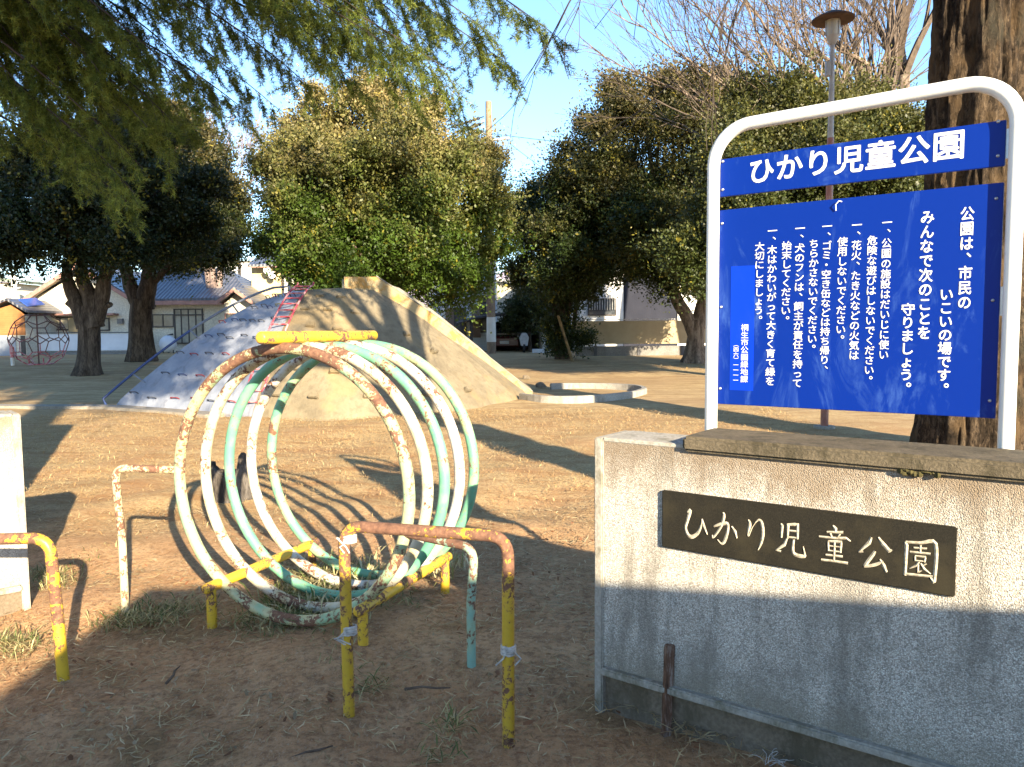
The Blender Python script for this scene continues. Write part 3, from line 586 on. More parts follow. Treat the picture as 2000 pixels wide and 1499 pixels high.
# ------------------------------------------------------------------ trees
def wob(pts, k=3, amp=.0, rs=random):
    out = []
    for i in range(len(pts)-1):
        a, b, c, d = pts[max(i-1, 0)], pts[i], pts[i+1], pts[min(i+2, len(pts)-1)]
        for t in [j/k for j in range(k)]:
            out.append(.5*((2*b)+(c-a)*t+(2*a-5*b+4*c-d)*t*t+(3*b-a-3*c+d)*t**3)+Vector((rs.uniform(-amp, amp), rs.uniform(-amp, amp), 0)))
    out.append(pts[-1]); return out
def lerpr(r, n): return [r[0]+(r[-1]-r[0])*i/(n-1) for i in range(n)] if len(r) == 2 else list(np.interp(np.linspace(0, 1, n), np.linspace(0, 1, len(r)), r))
def limb(m, pts, r, n=10, amp=.02, rs=random.Random(1)):
    q = wob([Vector(p) for p in pts], 4, amp, rs); m.tube(q, lerpr(r, len(q)), n)
def flare(m, base, top, r, n=20, seed=1, k=5, fl=.9, H=.6):
    """trunk with root flare and flutes"""
    rs = random.Random(seed); ph = [rs.uniform(0, 6.28) for _ in range(3)]; N = 16; vs_ = []
    for i in range(N+1):
        t = i/N; c = base.lerp(top, t)+Vector((.04*math.sin(3*t+ph[0]), .03*math.sin(4*t), 0))*(r*3)*(t*(1-t)*4); h = (c.z-base.z)
        for j in range(n):
            a = 6.283*j/n; g = math.exp(-h/(H*.45))
            rr = r*(1-.16*t)*(1+fl*g*(.62+.38*math.sin(k*a+ph[1]))+.05*math.sin(k*a+ph[2]+t*2)+.03*math.sin(9*a+t*5))
            vs_.append(c+Vector((rr*math.cos(a), rr*math.sin(a), -.12 if i == 0 else 0)))
    m.add(vs_, [(i*n+j, i*n+(j+1) % n, (i+1)*n+(j+1) % n, (i+1)*n+j) for i in range(N) for j in range(n)]+[tuple(N*n+j for j in range(n))])
def crown(name, root, lobes, shoots, seed, size=.10, per=14, slen=.5, low=(.050, .085, .020), high=(.25, .19, .085), zr=None, upw=.55, tanmix=.8, fill=.26, dens=2.6, clump=.68):
    """lobes: (centre, rx, ry, rz). Leafy shoots scattered over and through them."""
    rs = np.random.RandomState(seed); C = np.array([list(l[0]) for l in lobes]); Rr = np.array([l[1:4] for l in lobes]); area = (Rr[:, 0]*Rr[:, 1]+Rr[:, 1]*Rr[:, 2]+Rr[:, 0]*Rr[:, 2])*4.19; wgt = area/area.sum()
    n = int(shoots*dens); cr_ = clump; K = int(max(8, area.sum()/(3.14*cr_*cr_)*.85)); kl = rs.choice(len(lobes), K, p=wgt); kd = rs.normal(size=(K, 3)); kd[:, 2] += .12; kd /= np.linalg.norm(kd, axis=1)[:, None]
    kc = C[kl]+kd*Rr[kl]*rs.uniform(.66, .95, K)[:, None]; kr = cr_*rs.uniform(.5, 1.3, K)
    # keep only clumps on the outside of the whole crown
    ins = np.zeros(K, bool)
    for q in range(len(lobes)): ins |= (((kc-C[q])/Rr[q])**2).sum(1) < .42
    kc, kr, kd = kc[~ins], kr[~ins], kd[~ins]; K = len(kc); w_ = kr**2; ki = rs.choice(K, n, p=w_/w_.sum()); u = rs.normal(size=(n, 3))+kd[ki]*.9+np.array([0, 0, .85]); u /= np.linalg.norm(u, axis=1)[:, None]
    p = kc[ki]+u*(kr[ki]*rs.uniform(.35, 1.0, n)**.6)[:, None]*np.array([1, 1, .62]); d = kd[ki]*.5+u*.6
    nf = int(n*fill); li = rs.choice(len(lobes), nf, p=wgt); e0 = rs.normal(size=(nf, 3)); e0 /= np.linalg.norm(e0, axis=1)[:, None]; p = np.concatenate([p, C[li]+e0*Rr[li]*rs.uniform(.3, .82, nf)[:, None]]); d = np.concatenate([d, e0]); n = len(p)
    ns = int(n*.09); kk = rs.choice(K, ns); pe = kc[kk]+kd[kk]*kr[kk][:, None]*.75+rs.normal(scale=.25, size=(ns, 3)); p = np.concatenate([p, pe]); d = np.concatenate([d, kd[kk]*.8]); n = len(p); lk = np.ones(n); lk[-ns:] = 1.9
    sd = d*.8+np.array([0, 0, upw])+rs.normal(scale=.3, size=(n, 3)); sd[-ns:, 2] += .5; sd /= np.linalg.norm(sd, axis=1)[:, None]; L = slen*rs.uniform(.5, 1.3, n)*lk
    t = rs.rand(n, per); base = p[:, None]+sd[:, None]*(t*L[:, None])[..., None]+rs.normal(scale=.07*slen/.5, size=(n, per, 3))
    ld = sd[:, None]*.5+rs.normal(scale=.75, size=(n, per, 3)); ld /= np.linalg.norm(ld, axis=2)[..., None]
    nr = rs.normal(size=(n, per, 3))*.9+np.array([0, 0, .8])+d[:, None]*.5; sdv = np.cross(ld, nr); sdv /= np.linalg.norm(sdv, axis=2)[..., None]+1e-9
    s = size*.92*(rs.uniform(.65, 1.45, (n, 1))*rs.uniform(.7, 1.25, (n, per)))[..., None]; a = base; b = base+ld*s*.5+sdv*s*.30; c = base+ld*s; e = base+ld*s*.5-sdv*s*.30
    v = np.stack([a, b, c, e], 2).reshape(-1, 3)
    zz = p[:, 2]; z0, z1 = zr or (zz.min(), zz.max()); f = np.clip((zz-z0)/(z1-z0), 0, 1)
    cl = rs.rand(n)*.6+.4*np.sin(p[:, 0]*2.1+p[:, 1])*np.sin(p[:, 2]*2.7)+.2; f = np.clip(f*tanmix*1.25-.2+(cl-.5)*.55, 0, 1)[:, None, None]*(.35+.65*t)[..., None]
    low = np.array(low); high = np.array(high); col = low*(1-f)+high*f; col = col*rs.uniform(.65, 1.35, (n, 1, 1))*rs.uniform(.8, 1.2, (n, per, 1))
    yel = rs.rand(n) < .04; col[yel] = col[yel]*.4+np.array([.30, .25, .03])*.6
    return raw_mesh(name, v, 4, M['leaf'], root, cols=col.reshape(-1, 3))
def lobe(px, py, rxp, ryp, Y, dY=0, ry=None):
    k = Y/F; return (at(px, py, Y+dY), rxp*k, ry or (rxp*k*.9), ryp*k)
def inner(m, start, lobes, r, rs, n=6):
    for c, rx, ry, rz in lobes:
        for _ in range(2):
            e = Vector(c)+Vector((rs.uniform(-.6, .6)*rx, rs.uniform(-.6, .6)*ry, rs.uniform(-.3, .6)*rz)); md = start.lerp(e, .5)+Vector((rs.uniform(-.3, .3), rs.uniform(-.3, .3), .2)); limb(m, [start, md, e], [r*.55, .02], n, .04, rs)

# left dark tree
def tree_left():
    Y = G(170, 733).y; b = G(170, 733); t = thing('evergreen_tree', 'dark evergreen with a swollen forking trunk and pruned stubs, left of the mound', 'tree', b)
    m = MB(); A = lambda px, py, dy=0: at(px, py, Y+dy); k = Y/F
    flare(m, b, A(177, 598), 21*k, 22, 3, 5, .55, .5)
    limb(m, [A(168, 640), A(150, 592), A(136, 560), A(131, 528), A(146, 495), A(150, 455), A(140, 400)], [17*k, 9*k, 4*k], 12)
    limb(m, [A(185, 640), A(178, 585), A(163, 552), A(160, 515), A(172, 470), A(190, 400)], [18*k, 11*k, 4*k], 12)
    limb(m, [A(185, 630), A(200, 570), A(208, 535), A(235, 505), A(262, 497), A(300, 470)], [17*k, 10*k, 4*k], 12)
    limb(m, [A(208, 535), A(206, 500), A(215, 460), A(240, 400)], [10*k, 3*k], 10)
    limb(m, [A(168, 618), A(146, 600), A(132, 590)], [11*k, 8*k, 7*k], 10); limb(m, [A(185, 618), A(203, 603), A(216, 594)], [10*k, 5*k, 5*k], 10)
    limb(m, [A(146, 495), A(120, 440, -1), A(60, 410, -2)], [6*k, 2*k], 8)
    lob = [lobe(*a, Y=Y, dY=dy) for a, dy in (((60, 390, 110, 110), 0), ((170, 360, 130, 120), 1), ((290, 370, 110, 115), 0), ((120, 470, 120, 60), -1.5), ((240, 455, 110, 70), -1), ((20, 300, 90, 60), 1), ((200, 280, 120, 60), 1), ((340, 440, 70, 80), 0), ((-60, 430, 100, 110), 0), ((0, 490, 80, 45), -1))]
    rs = random.Random(5); inner(m, A(180, 500), lob, .2, rs)
    m.build('trunk', M['bark_dark'], t, smooth=True, ang=60)
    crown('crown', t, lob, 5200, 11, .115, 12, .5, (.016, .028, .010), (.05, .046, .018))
tree_left()
def tree_left_back():
    b = G(277, 706); Y = b.y; k = Y/F; A = lambda px, py, dy=0: at(px, py, Y+dy); t = thing('evergreen_tree', 'broad evergreen with a straight fluted trunk, between the forked tree and the mound', 'tree', b)
    m = MB(); flare(m, b, A(277, 585), 23*k, 24, 9, 7, .45, .9)
    limb(m, [A(276, 600), A(255, 560), A(240, 520), A(200, 460)], [18*k, 5*k], 10); limb(m, [A(280, 600), A(290, 550), A(296, 500), A(300, 420)], [20*k, 6*k], 12); limb(m, [A(290, 560), A(330, 520), A(380, 470)], [9*k, 3*k], 8)
    lob = [lobe(*a, Y=Y, dY=dy) for a, dy in (((300, 330, 130, 100), 0), ((365, 412, 82, 100), 0), ((395, 465, 62, 55), -1), ((330, 470, 90, 60), 1), ((240, 430, 110, 100), 1), ((412, 420, 40, 60), 0), ((325, 310, 55, 55), 0), ((438, 485, 26, 28), -.5))]
    rs = random.Random(6); inner(m, A(290, 500), lob, .3, rs); m.build('trunk', M['bark_dark'], t, smooth=True, ang=60)
    crown('crown', t, lob, 5600, 12, .125, 12, .62, (.024, .036, .011), (.17, .125, .05))
tree_left_back()
def tree_mid():
    Y = 27.0; b = Vector((at(765, 600, Y).x, Y, gz(0, Y))); k = Y/F; A = lambda px, py, dy=0: at(px, py, Y+dy); t = thing('evergreen_tree', 'big round sunlit evergreen with tan tipped shoots, directly behind the mound', 'tree', b)
    m = MB(); flare(m, b, A(765, 590), .36, 18, 2)
    for e in ((600, 430, 0), (660, 330, 1), (720, 300, 0), (780, 300, -1), (860, 380, 0), (910, 470, 0), (690, 480, -3), (820, 490, -3), (560, 500, -1)): limb(m, [A(765, 595), A(765+(e[0]-765)*.35, 540, e[2]*.3), A(*e)], [.2, .04], 9, .05)
    lob = [lobe(*a, Y=Y, dY=dy) for a, dy in (((745, 385, 170, 150), .5), ((640, 390, 120, 130), 0), ((860, 400, 115, 120), 0), ((690, 265, 95, 85), 0), ((775, 255, 85, 75), .5), ((580, 455, 66, 85), 0), ((940, 455, 46, 100), 0), ((620, 525, 96, 55), -1), ((740, 525, 140, 62), -2), ((880, 530, 95, 62), -1), ((845, 290, 60, 60), 0), ((615, 300, 60, 70), .5), ((952, 388, 32, 38), .3), ((545, 395, 28, 45), .2), ((830, 400, 90, 120), -2.4), ((680, 410, 100, 120), -2.6), ((735, 190, 50, 38), .2), ((898, 350, 44, 48), 0)   )]
    m.build('trunk', M['bark_grey'], t, smooth=True, ang=60)
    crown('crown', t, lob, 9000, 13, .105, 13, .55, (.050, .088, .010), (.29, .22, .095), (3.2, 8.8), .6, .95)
tree_mid()
def tree_right():
    b = G(1358, 708); Y = b.y; k = Y/F; A = lambda px, py, dy=0: at(px, py, Y+dy); t = thing('evergreen_tree', 'large evergreen on a leaning pale forked trunk, just left of the sign', 'tree', b)
    m = MB(); flare(m, b, A(1362, 625), 17*k, 22, 5, 6, 1.0, .8); limb(m, [A(1358, 660), A(1348, 632), A(1322, 585), A(1306, 545), A(1290, 490)], [15*k, 12*k, 6*k], 12); limb(m, [A(1362, 640), A(1372, 590), A(1380, 520), A(1400, 420)], [15*k, 6*k], 12)
    limb(m, [A(1306, 545), A(1260, 480), A(1200, 420)], [7*k, 3*k], 9)
    lob = [lobe(*a, Y=Y, dY=dy) for a, dy in (((1290, 330, 150, 130), 0), ((1190, 400, 110, 110), 0), ((1270, 215, 70, 55), 0), ((1345, 230, 90, 65), .5), ((1118, 425, 50, 80), 0), ((1240, 480, 110, 70), -1), ((1370, 420, 110, 120), -1), ((1170, 300, 60, 62), 0), ((1420, 320, 90, 110), 0), ((1350, 530, 75, 50), -1.5), ((1130, 500, 70, 60), -.5), ((1290, 560, 55, 35), .5), ((1100, 350, 20, 34), 0), ((1420, 500, 70, 80), -1), ((1245, 175, 22, 24), 0), ((1310, 180, 26, 20), 0))]
    rs = random.Random(16); inner(m, A(1310, 500), lob, .22, rs); m.build('trunk', M['bark_grey'], t, smooth=True, ang=60)
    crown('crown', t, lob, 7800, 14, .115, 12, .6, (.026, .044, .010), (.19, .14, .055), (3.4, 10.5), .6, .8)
tree_right()
def tree_shrub():
    b = G(1100, 702); Y = b.y; k = Y/F; A = lambda px, py, dy=0: at(px, py, Y+dy); t = thing('evergreen_tree', 'slim bushy evergreen with leafy stems down to the ground, beside a leaning post', 'tree', b)
    m = MB(); rs = random.Random(3)
    for e in ((1065, 470), (1085, 430), (1105, 420), (1130, 470), (1150, 520), (1075, 540)): limb(m, [b+Vector((rs.uniform(-.25, .25), rs.uniform(-.2, .2), -.1)), A((1100+e[0])/2+rs.uniform(-6, 6), 590), A(*e)], [.12, .03], 8, .05)
    m.build('trunk', M['bark_dark'], t, smooth=True)
    lob = [lobe(*a, Y=Y, dY=dy) for a, dy in (((1060, 440, 52, 62), 0), ((1100, 500, 75, 80), -.5), ((1130, 560, 50, 45), 0), ((1045, 510, 40, 50), 0), ((1105, 610, 38, 55), 0), ((1110, 665, 36, 42), 0), ((1085, 650, 24, 40), -.3), ((1070, 560, 50, 40), 0))]
    crown('crown', t, lob, 2600, 15, .11, 12, .5, (.022, .036, .011), (.07, .075, .02), None, .7)
    q = MB(); a = G(1121, 706); q.tube([a-Z*.2, at(1090, 617, a.y-.4)], .055, 8); M['prop'] = plain('weathered_prop', (.27, .19, .09), .9, .3, 5); tag(q.build('prop_post', M['prop'], None, a, smooth=True), 'slanting brown timber post leaning on the slim bushy tree', 'post')
    b2 = Vector((at(1035, 660, 42).x, 42, .3)); t2 = thing('shrub', 'dark rounded shrub behind the carport roof', 'shrub', b2); mm = MB(); limb(mm, [b2, b2+Z*1.5, b2+Z*3], [.1, .04], 6); mm.build('stem', M['bark_dark'], t2)
    crown('foliage', t2, [lobe(1045, 592, 32, 26, 42), lobe(1030, 625, 30, 24, 42), lobe(1060, 620, 25, 30, 42)], 900, 25, .14, 10, .5, (.02, .035, .012), (.06, .07, .02))
tree_shrub()
def tree_behind_sign():
    Y = 21.0; b = Vector((at(1600, 800, Y).x, Y, 0)); A = lambda px, py, dy=0: at(px, py, Y+dy); t = thing('evergreen_tree', 'spreading olive green evergreen behind the blue sign boards', 'tree', b)
    m = MB(); flare(m, b, A(1600, 520), .3, 16, 4)
    for e in ((1480, 340), (1560, 290), (1650, 280), (1720, 330), (1790, 330)): limb(m, [A(1600, 530), A((1600+e[0])/2, 420), A(*e)], [.17, .03], 8, .04)
    m.build('trunk', M['bark_grey'], t, smooth=True)
    lob = [lobe(*a, Y=Y, dY=dy) for a, dy in (((1480, 370, 100, 100), 0), ((1570, 310, 100, 90), 0), ((1680, 310, 100, 85), 0), ((1760, 320, 80, 90), 0), ((1600, 420, 170, 100), -1), ((1440, 480, 80, 90), -1), ((1740, 430, 110, 90), 0), ((1500, 240, 60, 45), .5), ((1640, 235, 70, 40), .5), ((1430, 260, 60, 60), 1))]
    crown('crown', t, lob, 9500, 17, .088, 12, .5, (.040, .056, .013), (.14, .12, .04), None, .2)
tree_behind_sign()

# bare trees: recursive twigs
def grow(m, p, d, L, r, lv, rs, spread=.5, upb=.12, nseg=5, wig=.10, nch=(3, 5), lmin=.62, minr=.004, sides=5):
    pts = [p]; q = p.copy(); dd = d.normalized()
    for i in range(nseg):
        dd = (dd+Vector((rs.gauss(0, wig), rs.gauss(0, wig), rs.gauss(0, wig)+upb*.3))).normalized(); q = q+dd*(L/nseg); pts.append(q.copy())
    r1 = max(r*.52, minr); m.tube(pts, [r+(r1-r)*i/nseg for i in range(nseg+1)], sides if lv < 3 else 3, cap=False)
    if lv <= 0: return
    for c in range(rs.randint(*nch)):
        t = rs.uniform(.28, 1.0) if c else 1.0; i = min(int(t*nseg), nseg-1); b = pts[i].lerp(pts[i+1], t*nseg-i); ax = (pts[i+1]-pts[i]).normalized()
        o = Vector((rs.gauss(0, 1), rs.gauss(0, 1), rs.gauss(0, 1))); o = (o-ax*o.dot(ax)).normalized(); nd = (ax+o*rs.uniform(.5, 1.2)*spread+Z*upb).normalized()
        grow(m, b, nd, L*rs.uniform(lmin, lmin+.22), max(r*(1-.48*t)*rs.uniform(.5, .72), minr), lv-1, rs, spread, upb, max(3, nseg-1), wig, nch, lmin, minr, max(3, sides-1))
def bare(name, label, base, trunks, mat_t, mat_w, seed, lv=5, group='bare winter trees', lean=0.0, n0=3, **kw):
    t = thing(name, label, 'tree', base, group); rs = random.Random(seed); m = MB(); c = MB()
    for tip, L, r0_, r1_ in trunks:
        tip = Vector(tip); limb(m, [base-Z*.2, base.lerp(tip, .5)+Vector((rs.uniform(-.2, .2), 0, 0)), tip], [r0_, r1_], 10, .03, rs)
        d = (tip-base).normalized()
        for _ in range(n0): grow(c, tip, (d+Vector((rs.gauss(lean, .42), rs.gauss(0, .32), .1))), L, r1_*.8, lv, rs, **kw)
    m.build('trunk', mat_t, t, smooth=True); c.build('branches', mat_w, t, smooth=True); return t
Y = 23.0; b = Vector((at(1660, 780, Y).x, Y, 0))
bare('bare_tree', 'tall bare winter tree fanning its twigs leftwards above the sign and lamp', b, [(at(1640, 330, Y), 2.6, .22, .15), (at(1560, 360, Y-1), 2.9, .18, .10), (at(1470, 330, Y), 2.6, .14, .075), (at(1700, 300, Y+1), 2.6, .2, .15)], M['bark_grey'], M['twig'], 31, 4, lean=-.28, spread=.42, upb=.03, minr=.007, wig=.06, lmin=.62, nch=(2, 3), n0=5)
bt = bpy.data.objects['bare_tree']; m = MB(); rs = random.Random(35)
for px, py, dy, bx, by in ((1235, 40, 0, 1440, 200), (1330, -20, 1, 1490, 150), (1420, -60, -1, 1540, 120), (1500, -90, 0, 1570, 110), (1380, 60, 1, 1500, 220), (1560, -120, 1, 1600, 110), (1190, 120, 1, 1400, 235), (1640, -120, 0, 1640, 100), (1460, 20, -2, 1550, 190)):
    P_ = [at(1640+rs.uniform(-12, 12), 340, Y), at(bx+60, by+45, Y+dy*.6), at(bx-20, by-30, Y+dy), at(px, py, Y+dy)]; q_ = wob(P_, 6, .035, rs); m.tube(q_, lerpr([.105, .055, .012], len(q_)), 8)
    for i_ in range(4, len(q_)): grow(m, q_[i_], (q_[i_]-q_[i_-2]).normalized()*.9+Vector((rs.gauss(0, .5), rs.gauss(0, .4), rs.uniform(-.3, .6))), 1.25, .022, 2, rs, .55, .05, 5, .09, (2, 3), .6, .006)
m.build('limbs', M['bark_grey'], bt, smooth=True)
Y = 26.0; b = Vector((at(1740, 760, Y).x, Y, .05))
bare('bare_tree', 'bare winter tree with thick upright stems between the lamp and the massive trunk', b, [(at(1735, 190, Y), 2.8, .32, .22), (at(1765, 150, Y+1), 2.8, .28, .2), (at(1690, 250, Y), 2.4, .22, .12)], M['bark_grey'], M['twig'], 32, 5, lean=-.1, spread=.42, upb=.08, minr=.007, wig=.07, nch=(2, 3), n0=4)
Y = 48.0; b = Vector((at(420, 680, Y).x, Y, .3))
bare('bare_tree', 'distant rosy brown bare tree rising behind the left evergreens', b, [(at(410, 450, Y), 2.5, .3, .12), (at(440, 440, Y), 2.4, .3, .12), (at(385, 420, Y), 2.4, .25, .11)], M['twig_far'], M['twig_far'], 33, 4, spread=.5, upb=.05, minr=.011, wig=.06, nch=(3, 4))
# massive trunk on the right
b = G(1893, 884); Y = b.y; k = Y/F
big = thing('large_tree', 'massive old tree trunk with rough flaking bark, behind the right end of the sign', 'tree', b); m = MB()
n = 150; N = 200; vs_ = []; rs = random.Random(12); ph = [rs.uniform(0, 6.28) for _ in range(12)]; r0b = 83*k
for i in range(N+1):
    z_ = -.1+i/N*8.1; t = z_/8
    for j in range(n):
        a = 6.283*j/n; rr = r0b*(1.04-.04*t)*(1+.14*math.exp(-max(z_, 0)/.3)+.045*math.sin(5*a+ph[0]+.5*z_)+.03*math.sin(9*a+ph[1]-.7*z_)+.022*math.sin(17*a+ph[2]+1.8*z_)*math.sin(2.2*z_+ph[3])+.012*math.sin(29*a+ph[4]+4*z_)*math.sin(6.1*z_+ph[5]+3*a))
        q_ = Vector((2.6*math.cos(a), 2.6*math.sin(a), z_*.55)); e_ = mnoise.fractal(q_*1.6, .8, 2.1, 5); rr += .05*r0b/.54*e_+.075*abs(mnoise.noise(Vector((q_.x*3.2, q_.y*3.2, q_.z*1.6))))
        vs_.append(Vector((b.x+rr*math.cos(a), b.y+rr*math.sin(a), z_)))
m.add(vs_, [(i*n+j, i*n+(j+1) % n, (i+1)*n+(j+1) % n, (i+1)*n+j) for i in range(N) for j in range(n)]+[tuple(N*n+j for j in range(n))])
m.build('trunk', M['bark_big'], big, smooth=True, ang=75)
c = MB(); rs = random.Random(41); tp_ = Vector((b.x+.1, b.y, 7.6))
for d in ((-.6, -.1, .8), (.7, .2, .8), (-.1, .7, .9), (.2, -.7, .9)): grow(c, tp_, Vector(d), 3.4, .28, 3, rs, .5, .05, 6, .08)
for st, pts in (((5.4, 8.4, 8.2), ((4.2, 8.0, 7.9), (3.1, 8.0, 6.4), (2.5, 8.0, 5.2), (2.15, 8.1, 4.2))),):
    limb(c, [st]+list(pts), [.06, .004], 6, .05, rs)
    for a_, d in (((3.6, 8.0, 7.2), (-1, 0, -.1)), ((3.0, 8.0, 6.3), (-1, .1, -.35)), ((2.7, 8.0, 5.6), (-.8, .2, -.7)), ((2.9, 8, 6.0), (-1, -.2, .1))): grow(c, Vector(a_), Vector(d), 1.3, .016, 2, rs, .5, -.12, 5, .12, (2, 4))
limb(c, [(5.0, 8.6, 8.8), (2.8, 8.4, 7.6), (1.4, 8.4, 6.0), (.6, 8.4, 5.1)], [.06, .006], 6, .05, rs)
for a_, d in (((1.9, 8.4, 6.6), (-1, 0, -.3)), ((1.3, 8.4, 5.9), (-1, 0, .1)), ((1.0, 8.4, 5.5), (-.6, .2, -.6))): grow(c, Vector(a_), Vector(d), 1.0, .012, 2, rs, .5, -.1, 5, .12, (2, 4))
c.build('branches', M['twig_dark'], big, smooth=True)
# the tree beside the photographer whose limbs shade the mound
b = Vector((4.95, .35, 0)); sh = thing('large_tree', 'bare limbed tree standing right of the entrance, its shadow crossing the ground', 'tree', b); m = MB(); flare(m, b, Vector((4.95, .35, 5.2)), .42, 20, 7)
for tip in ((3.7, .0, 8.2), (5.9, .6, 8.6), (4.7, 1.2, 8.6), (5.3, -.6, 8.4), (4.3, .6, 7.4)): limb(m, [(4.95, .35, 4.7), Vector((4.95, .35, 5.4)).lerp(Vector(tip), .5)+Vector((0, 0, .2)), tip], [.26, .11], 9, .04)
m.build('trunk', M['bark_big'], sh, smooth=True); c = MB(); rs = random.Random(77)
for tip in ((3.7, .0, 8.2), (5.9, .6, 8.6), (4.7, 1.2, 8.6), (5.3, -.6, 8.4), (4.3, .6, 7.4)): 
    for _ in range(2): grow(c, Vector(tip), Vector(tip)-Vector((4.95, .35, 5.4))+Vector((rs.gauss(0, .8), rs.gauss(0, .8), 0)), 2.2, .09, 3, rs, .5, .1, 5, .08, (3, 4))
for tip in ((2.2, 1.4, 6.0), (1.9, -.4, 6.7), (2.9, 1.0, 7.2)): 
    limb(c, [(4.9, .35, 4.9), (3.8, .5, 5.8), tip], [.13, .05], 7, .04, rs); grow(c, Vector(tip), Vector((-1, .1, .25)), 1.8, .05, 4, rs, .55, .05, 5, .1, (3, 5))
c.build('branches', M['twig'], sh, smooth=True)

# ------------------------------------------------------------------ cedar boughs
def cedar():
    base = Vector((-9.2, 9.4, 0)); t = thing('cedar_tree', 'cedar whose drooping needle covered boughs hang across the top left', 'tree', base)
    m = MB(); flare(m, base, base+Z*13, .45, 18, 6); rs = random.Random(21); m2 = MB(); rn = np.random.RandomState(22)
    tips = [(1105,85,9.6),(1010,140,10),(965,70,9.2),(900,195,10.4),(880,140,9),(815,165,9.8),(760,90,8.6),(700,165,10),(640,90,9),(600,165,9.6),(545,215,10.4),(490,225,9.9),(430,215,9),(500,90,9.2),(400,160,10.2),(345,300,10),(255,400,10.2),(215,330,9.2),(350,150,8.7),(150,240,10),(90,160,9.4),(40,170,9),(200,150,8.8),(100,90,9),(280,330,9.3),(860,30,9.6),(560,20,8.8),(700,20,9.2),(250,60,9.4),(420,60,8.8),(10,120,9.6),(180,300,10.5),(290,250,9.0),(1040,40,10.2),(380,250,10.6),(230,250,9.4),(260,300,10.6),(200,200,10.6),(240,180,9.1),(300,180,10),(340,240,9.2),(160,180,9.6),(120,140,9.1),(265,380,9.2),(320,270,10.8),(150,120,10.2),(300,120,9.4),(220,100,10.2),(780,140,10.6),(935,110,10.6),(330,210,9.6),(130,150,10.4),(60,60,9.8),(460,130,10.6),(270,160,10.4),(590,70,10.4),(680,90,10.8),(840,90,9.4)]
    tuft = []; tdir = []; tl = []
    for px, py, Y in tips:
        e = at(px, py, Y); s = Vector((base.x, base.y, e.z+1.2+.22*(e.x-base.x)+rs.uniform(-.3, .5))); c1 = s.lerp(e, rs.uniform(.45, .7))+Z*(rs.uniform(.5, 1.3)+.06*(e.x-base.x))+Vector((0, rs.uniform(-1.2, 1.2), 0)); N = 26; wv = [rs.uniform(0, 6.28) for _ in range(3)]
        P = [s*(1-q)**2+c1*2*q*(1-q)+e*q*q+Vector((0, .10*math.sin(7*q+wv[0]), .07*math.sin(9*q+wv[1])+.04*math.sin(17*q+wv[2])))*(1-q) for q in [i/N for i in range(N+1)]]; m2.tube(P, [.035*(1-i/N)+.004 for i in range(N+1)], 5, cap=False)
        L = (e-s).length; q = .26
        while q < 1.0:
            i = int(q*N); p = P[i].lerp(P[min(i+1, N)], q*N-i); ax = (P[min(i+1, N)]-P[max(i-1, 0)]).normalized(); lat = ax.cross(Z).normalized()*rs.choice((-1, 1))
            d = (ax*rs.uniform(.5, 1.0)+lat*rs.uniform(.0, .75)-Z*rs.uniform(.15, 1.1)).normalized(); l = rs.uniform(.25, .95)*(1.15-q*.55); nn = max(4, int(l/.045)); b = p.copy(); pts = [b.copy()]
            for k in range(nn):
                d = (d-Z*.05+Vector((rs.gauss(0, .05), rs.gauss(0, .05), 0))).normalized(); b = b+d*.045; pts.append(b.copy())
                if k > 0: tuft.append(b[:]); tdir.append(d[:]); tl.append(1)
                if rs.random() < .46:
                    sd = (d+Vector((rs.gauss(0, .6), rs.gauss(0, .6), rs.gauss(0, .35)-.15))).normalized(); b2 = b.copy()
                    for _ in range(rs.randint(2, 6)): b2 = b2+sd*.045; tuft.append(b2[:]); tdir.append(sd[:])
            m2.tube(pts[::2]+[pts[-1]], .004, 3, cap=False); q += rs.uniform(.05, .10)/max(L, 2)*1.9
        tuft.append(e[:]); tdir.append((e-P[-3]).normalized()[:])
    # the dense inner mass of the tree towards its trunk
    T = np.array(tuft); D = np.array(tdir); n = len(T); per = 13
    nd = D[:, None]*.55+rn.normal(scale=.85, size=(n, per, 3)); nd /= np.linalg.norm(nd, axis=2)[..., None]; Ln = rn.uniform(.045, .095, (n, per, 1)); a = T[:, None]+rn.normal(scale=.010, size=(n, per, 3))
    sv = np.cross(nd, rn.normal(size=(n, per, 3))); sv /= np.linalg.norm(sv, axis=2)[..., None]+1e-9; wd = .0044; v = np.stack([a-sv*wd, a+sv*wd, a+nd*Ln], 2).reshape(-1, 3)
    f = rn.rand(n, 1, 1); col = np.array([.042, .080, .015])*(1-f)+np.array([.24, .28, .05])*f; col = col*rn.uniform(.75, 1.25, (n, per, 1))
    print('needles', n*per)
    raw_mesh('needles', v, 3, M['needle'], t, cols=col.reshape(-1, 3)); m.build('trunk', M['bark_dark'], t, smooth=True); m2.build('boughs', M['twig_dark'], t, smooth=True)
    # upper crown out of frame (shades the trees on the left)
    rs2 = random.Random(9); lob = [(Vector((-9.2+rs2.uniform(-3.5, 2.2), 9.6+rs2.uniform(-2.5, 3.5), 6.6+i*.75)), 2.3-.09*i, 2.3-.09*i, .8) for i in range(8)]
    near_ = []  # unseen leaf clumps added along sun rays to darken the left boughs
    while len(near_) < 60:
        p_ = Vector((rs2.uniform(-6.8, -3.7), 9.6, rs2.uniform(3.1, 5.8)))+SUN*rs2.uniform(3.5, 11.0)
        if p_.z > 1.6+.44*p_.y+1.75 and p_.x < .6: near_.append((p_, .7, .7, .4))
    crown('shade_clumps', t, near_, 2200, 27, .12, 9, .3, (.05, .075, .02), (.12, .13, .03), None, -.3, clump=.35, dens=1.0)
    crown('upper_crown', t, lob, 2600, 23, .20, 10, .7, (.05, .075, .02), (.12, .13, .03), None, -.3)
cedar()

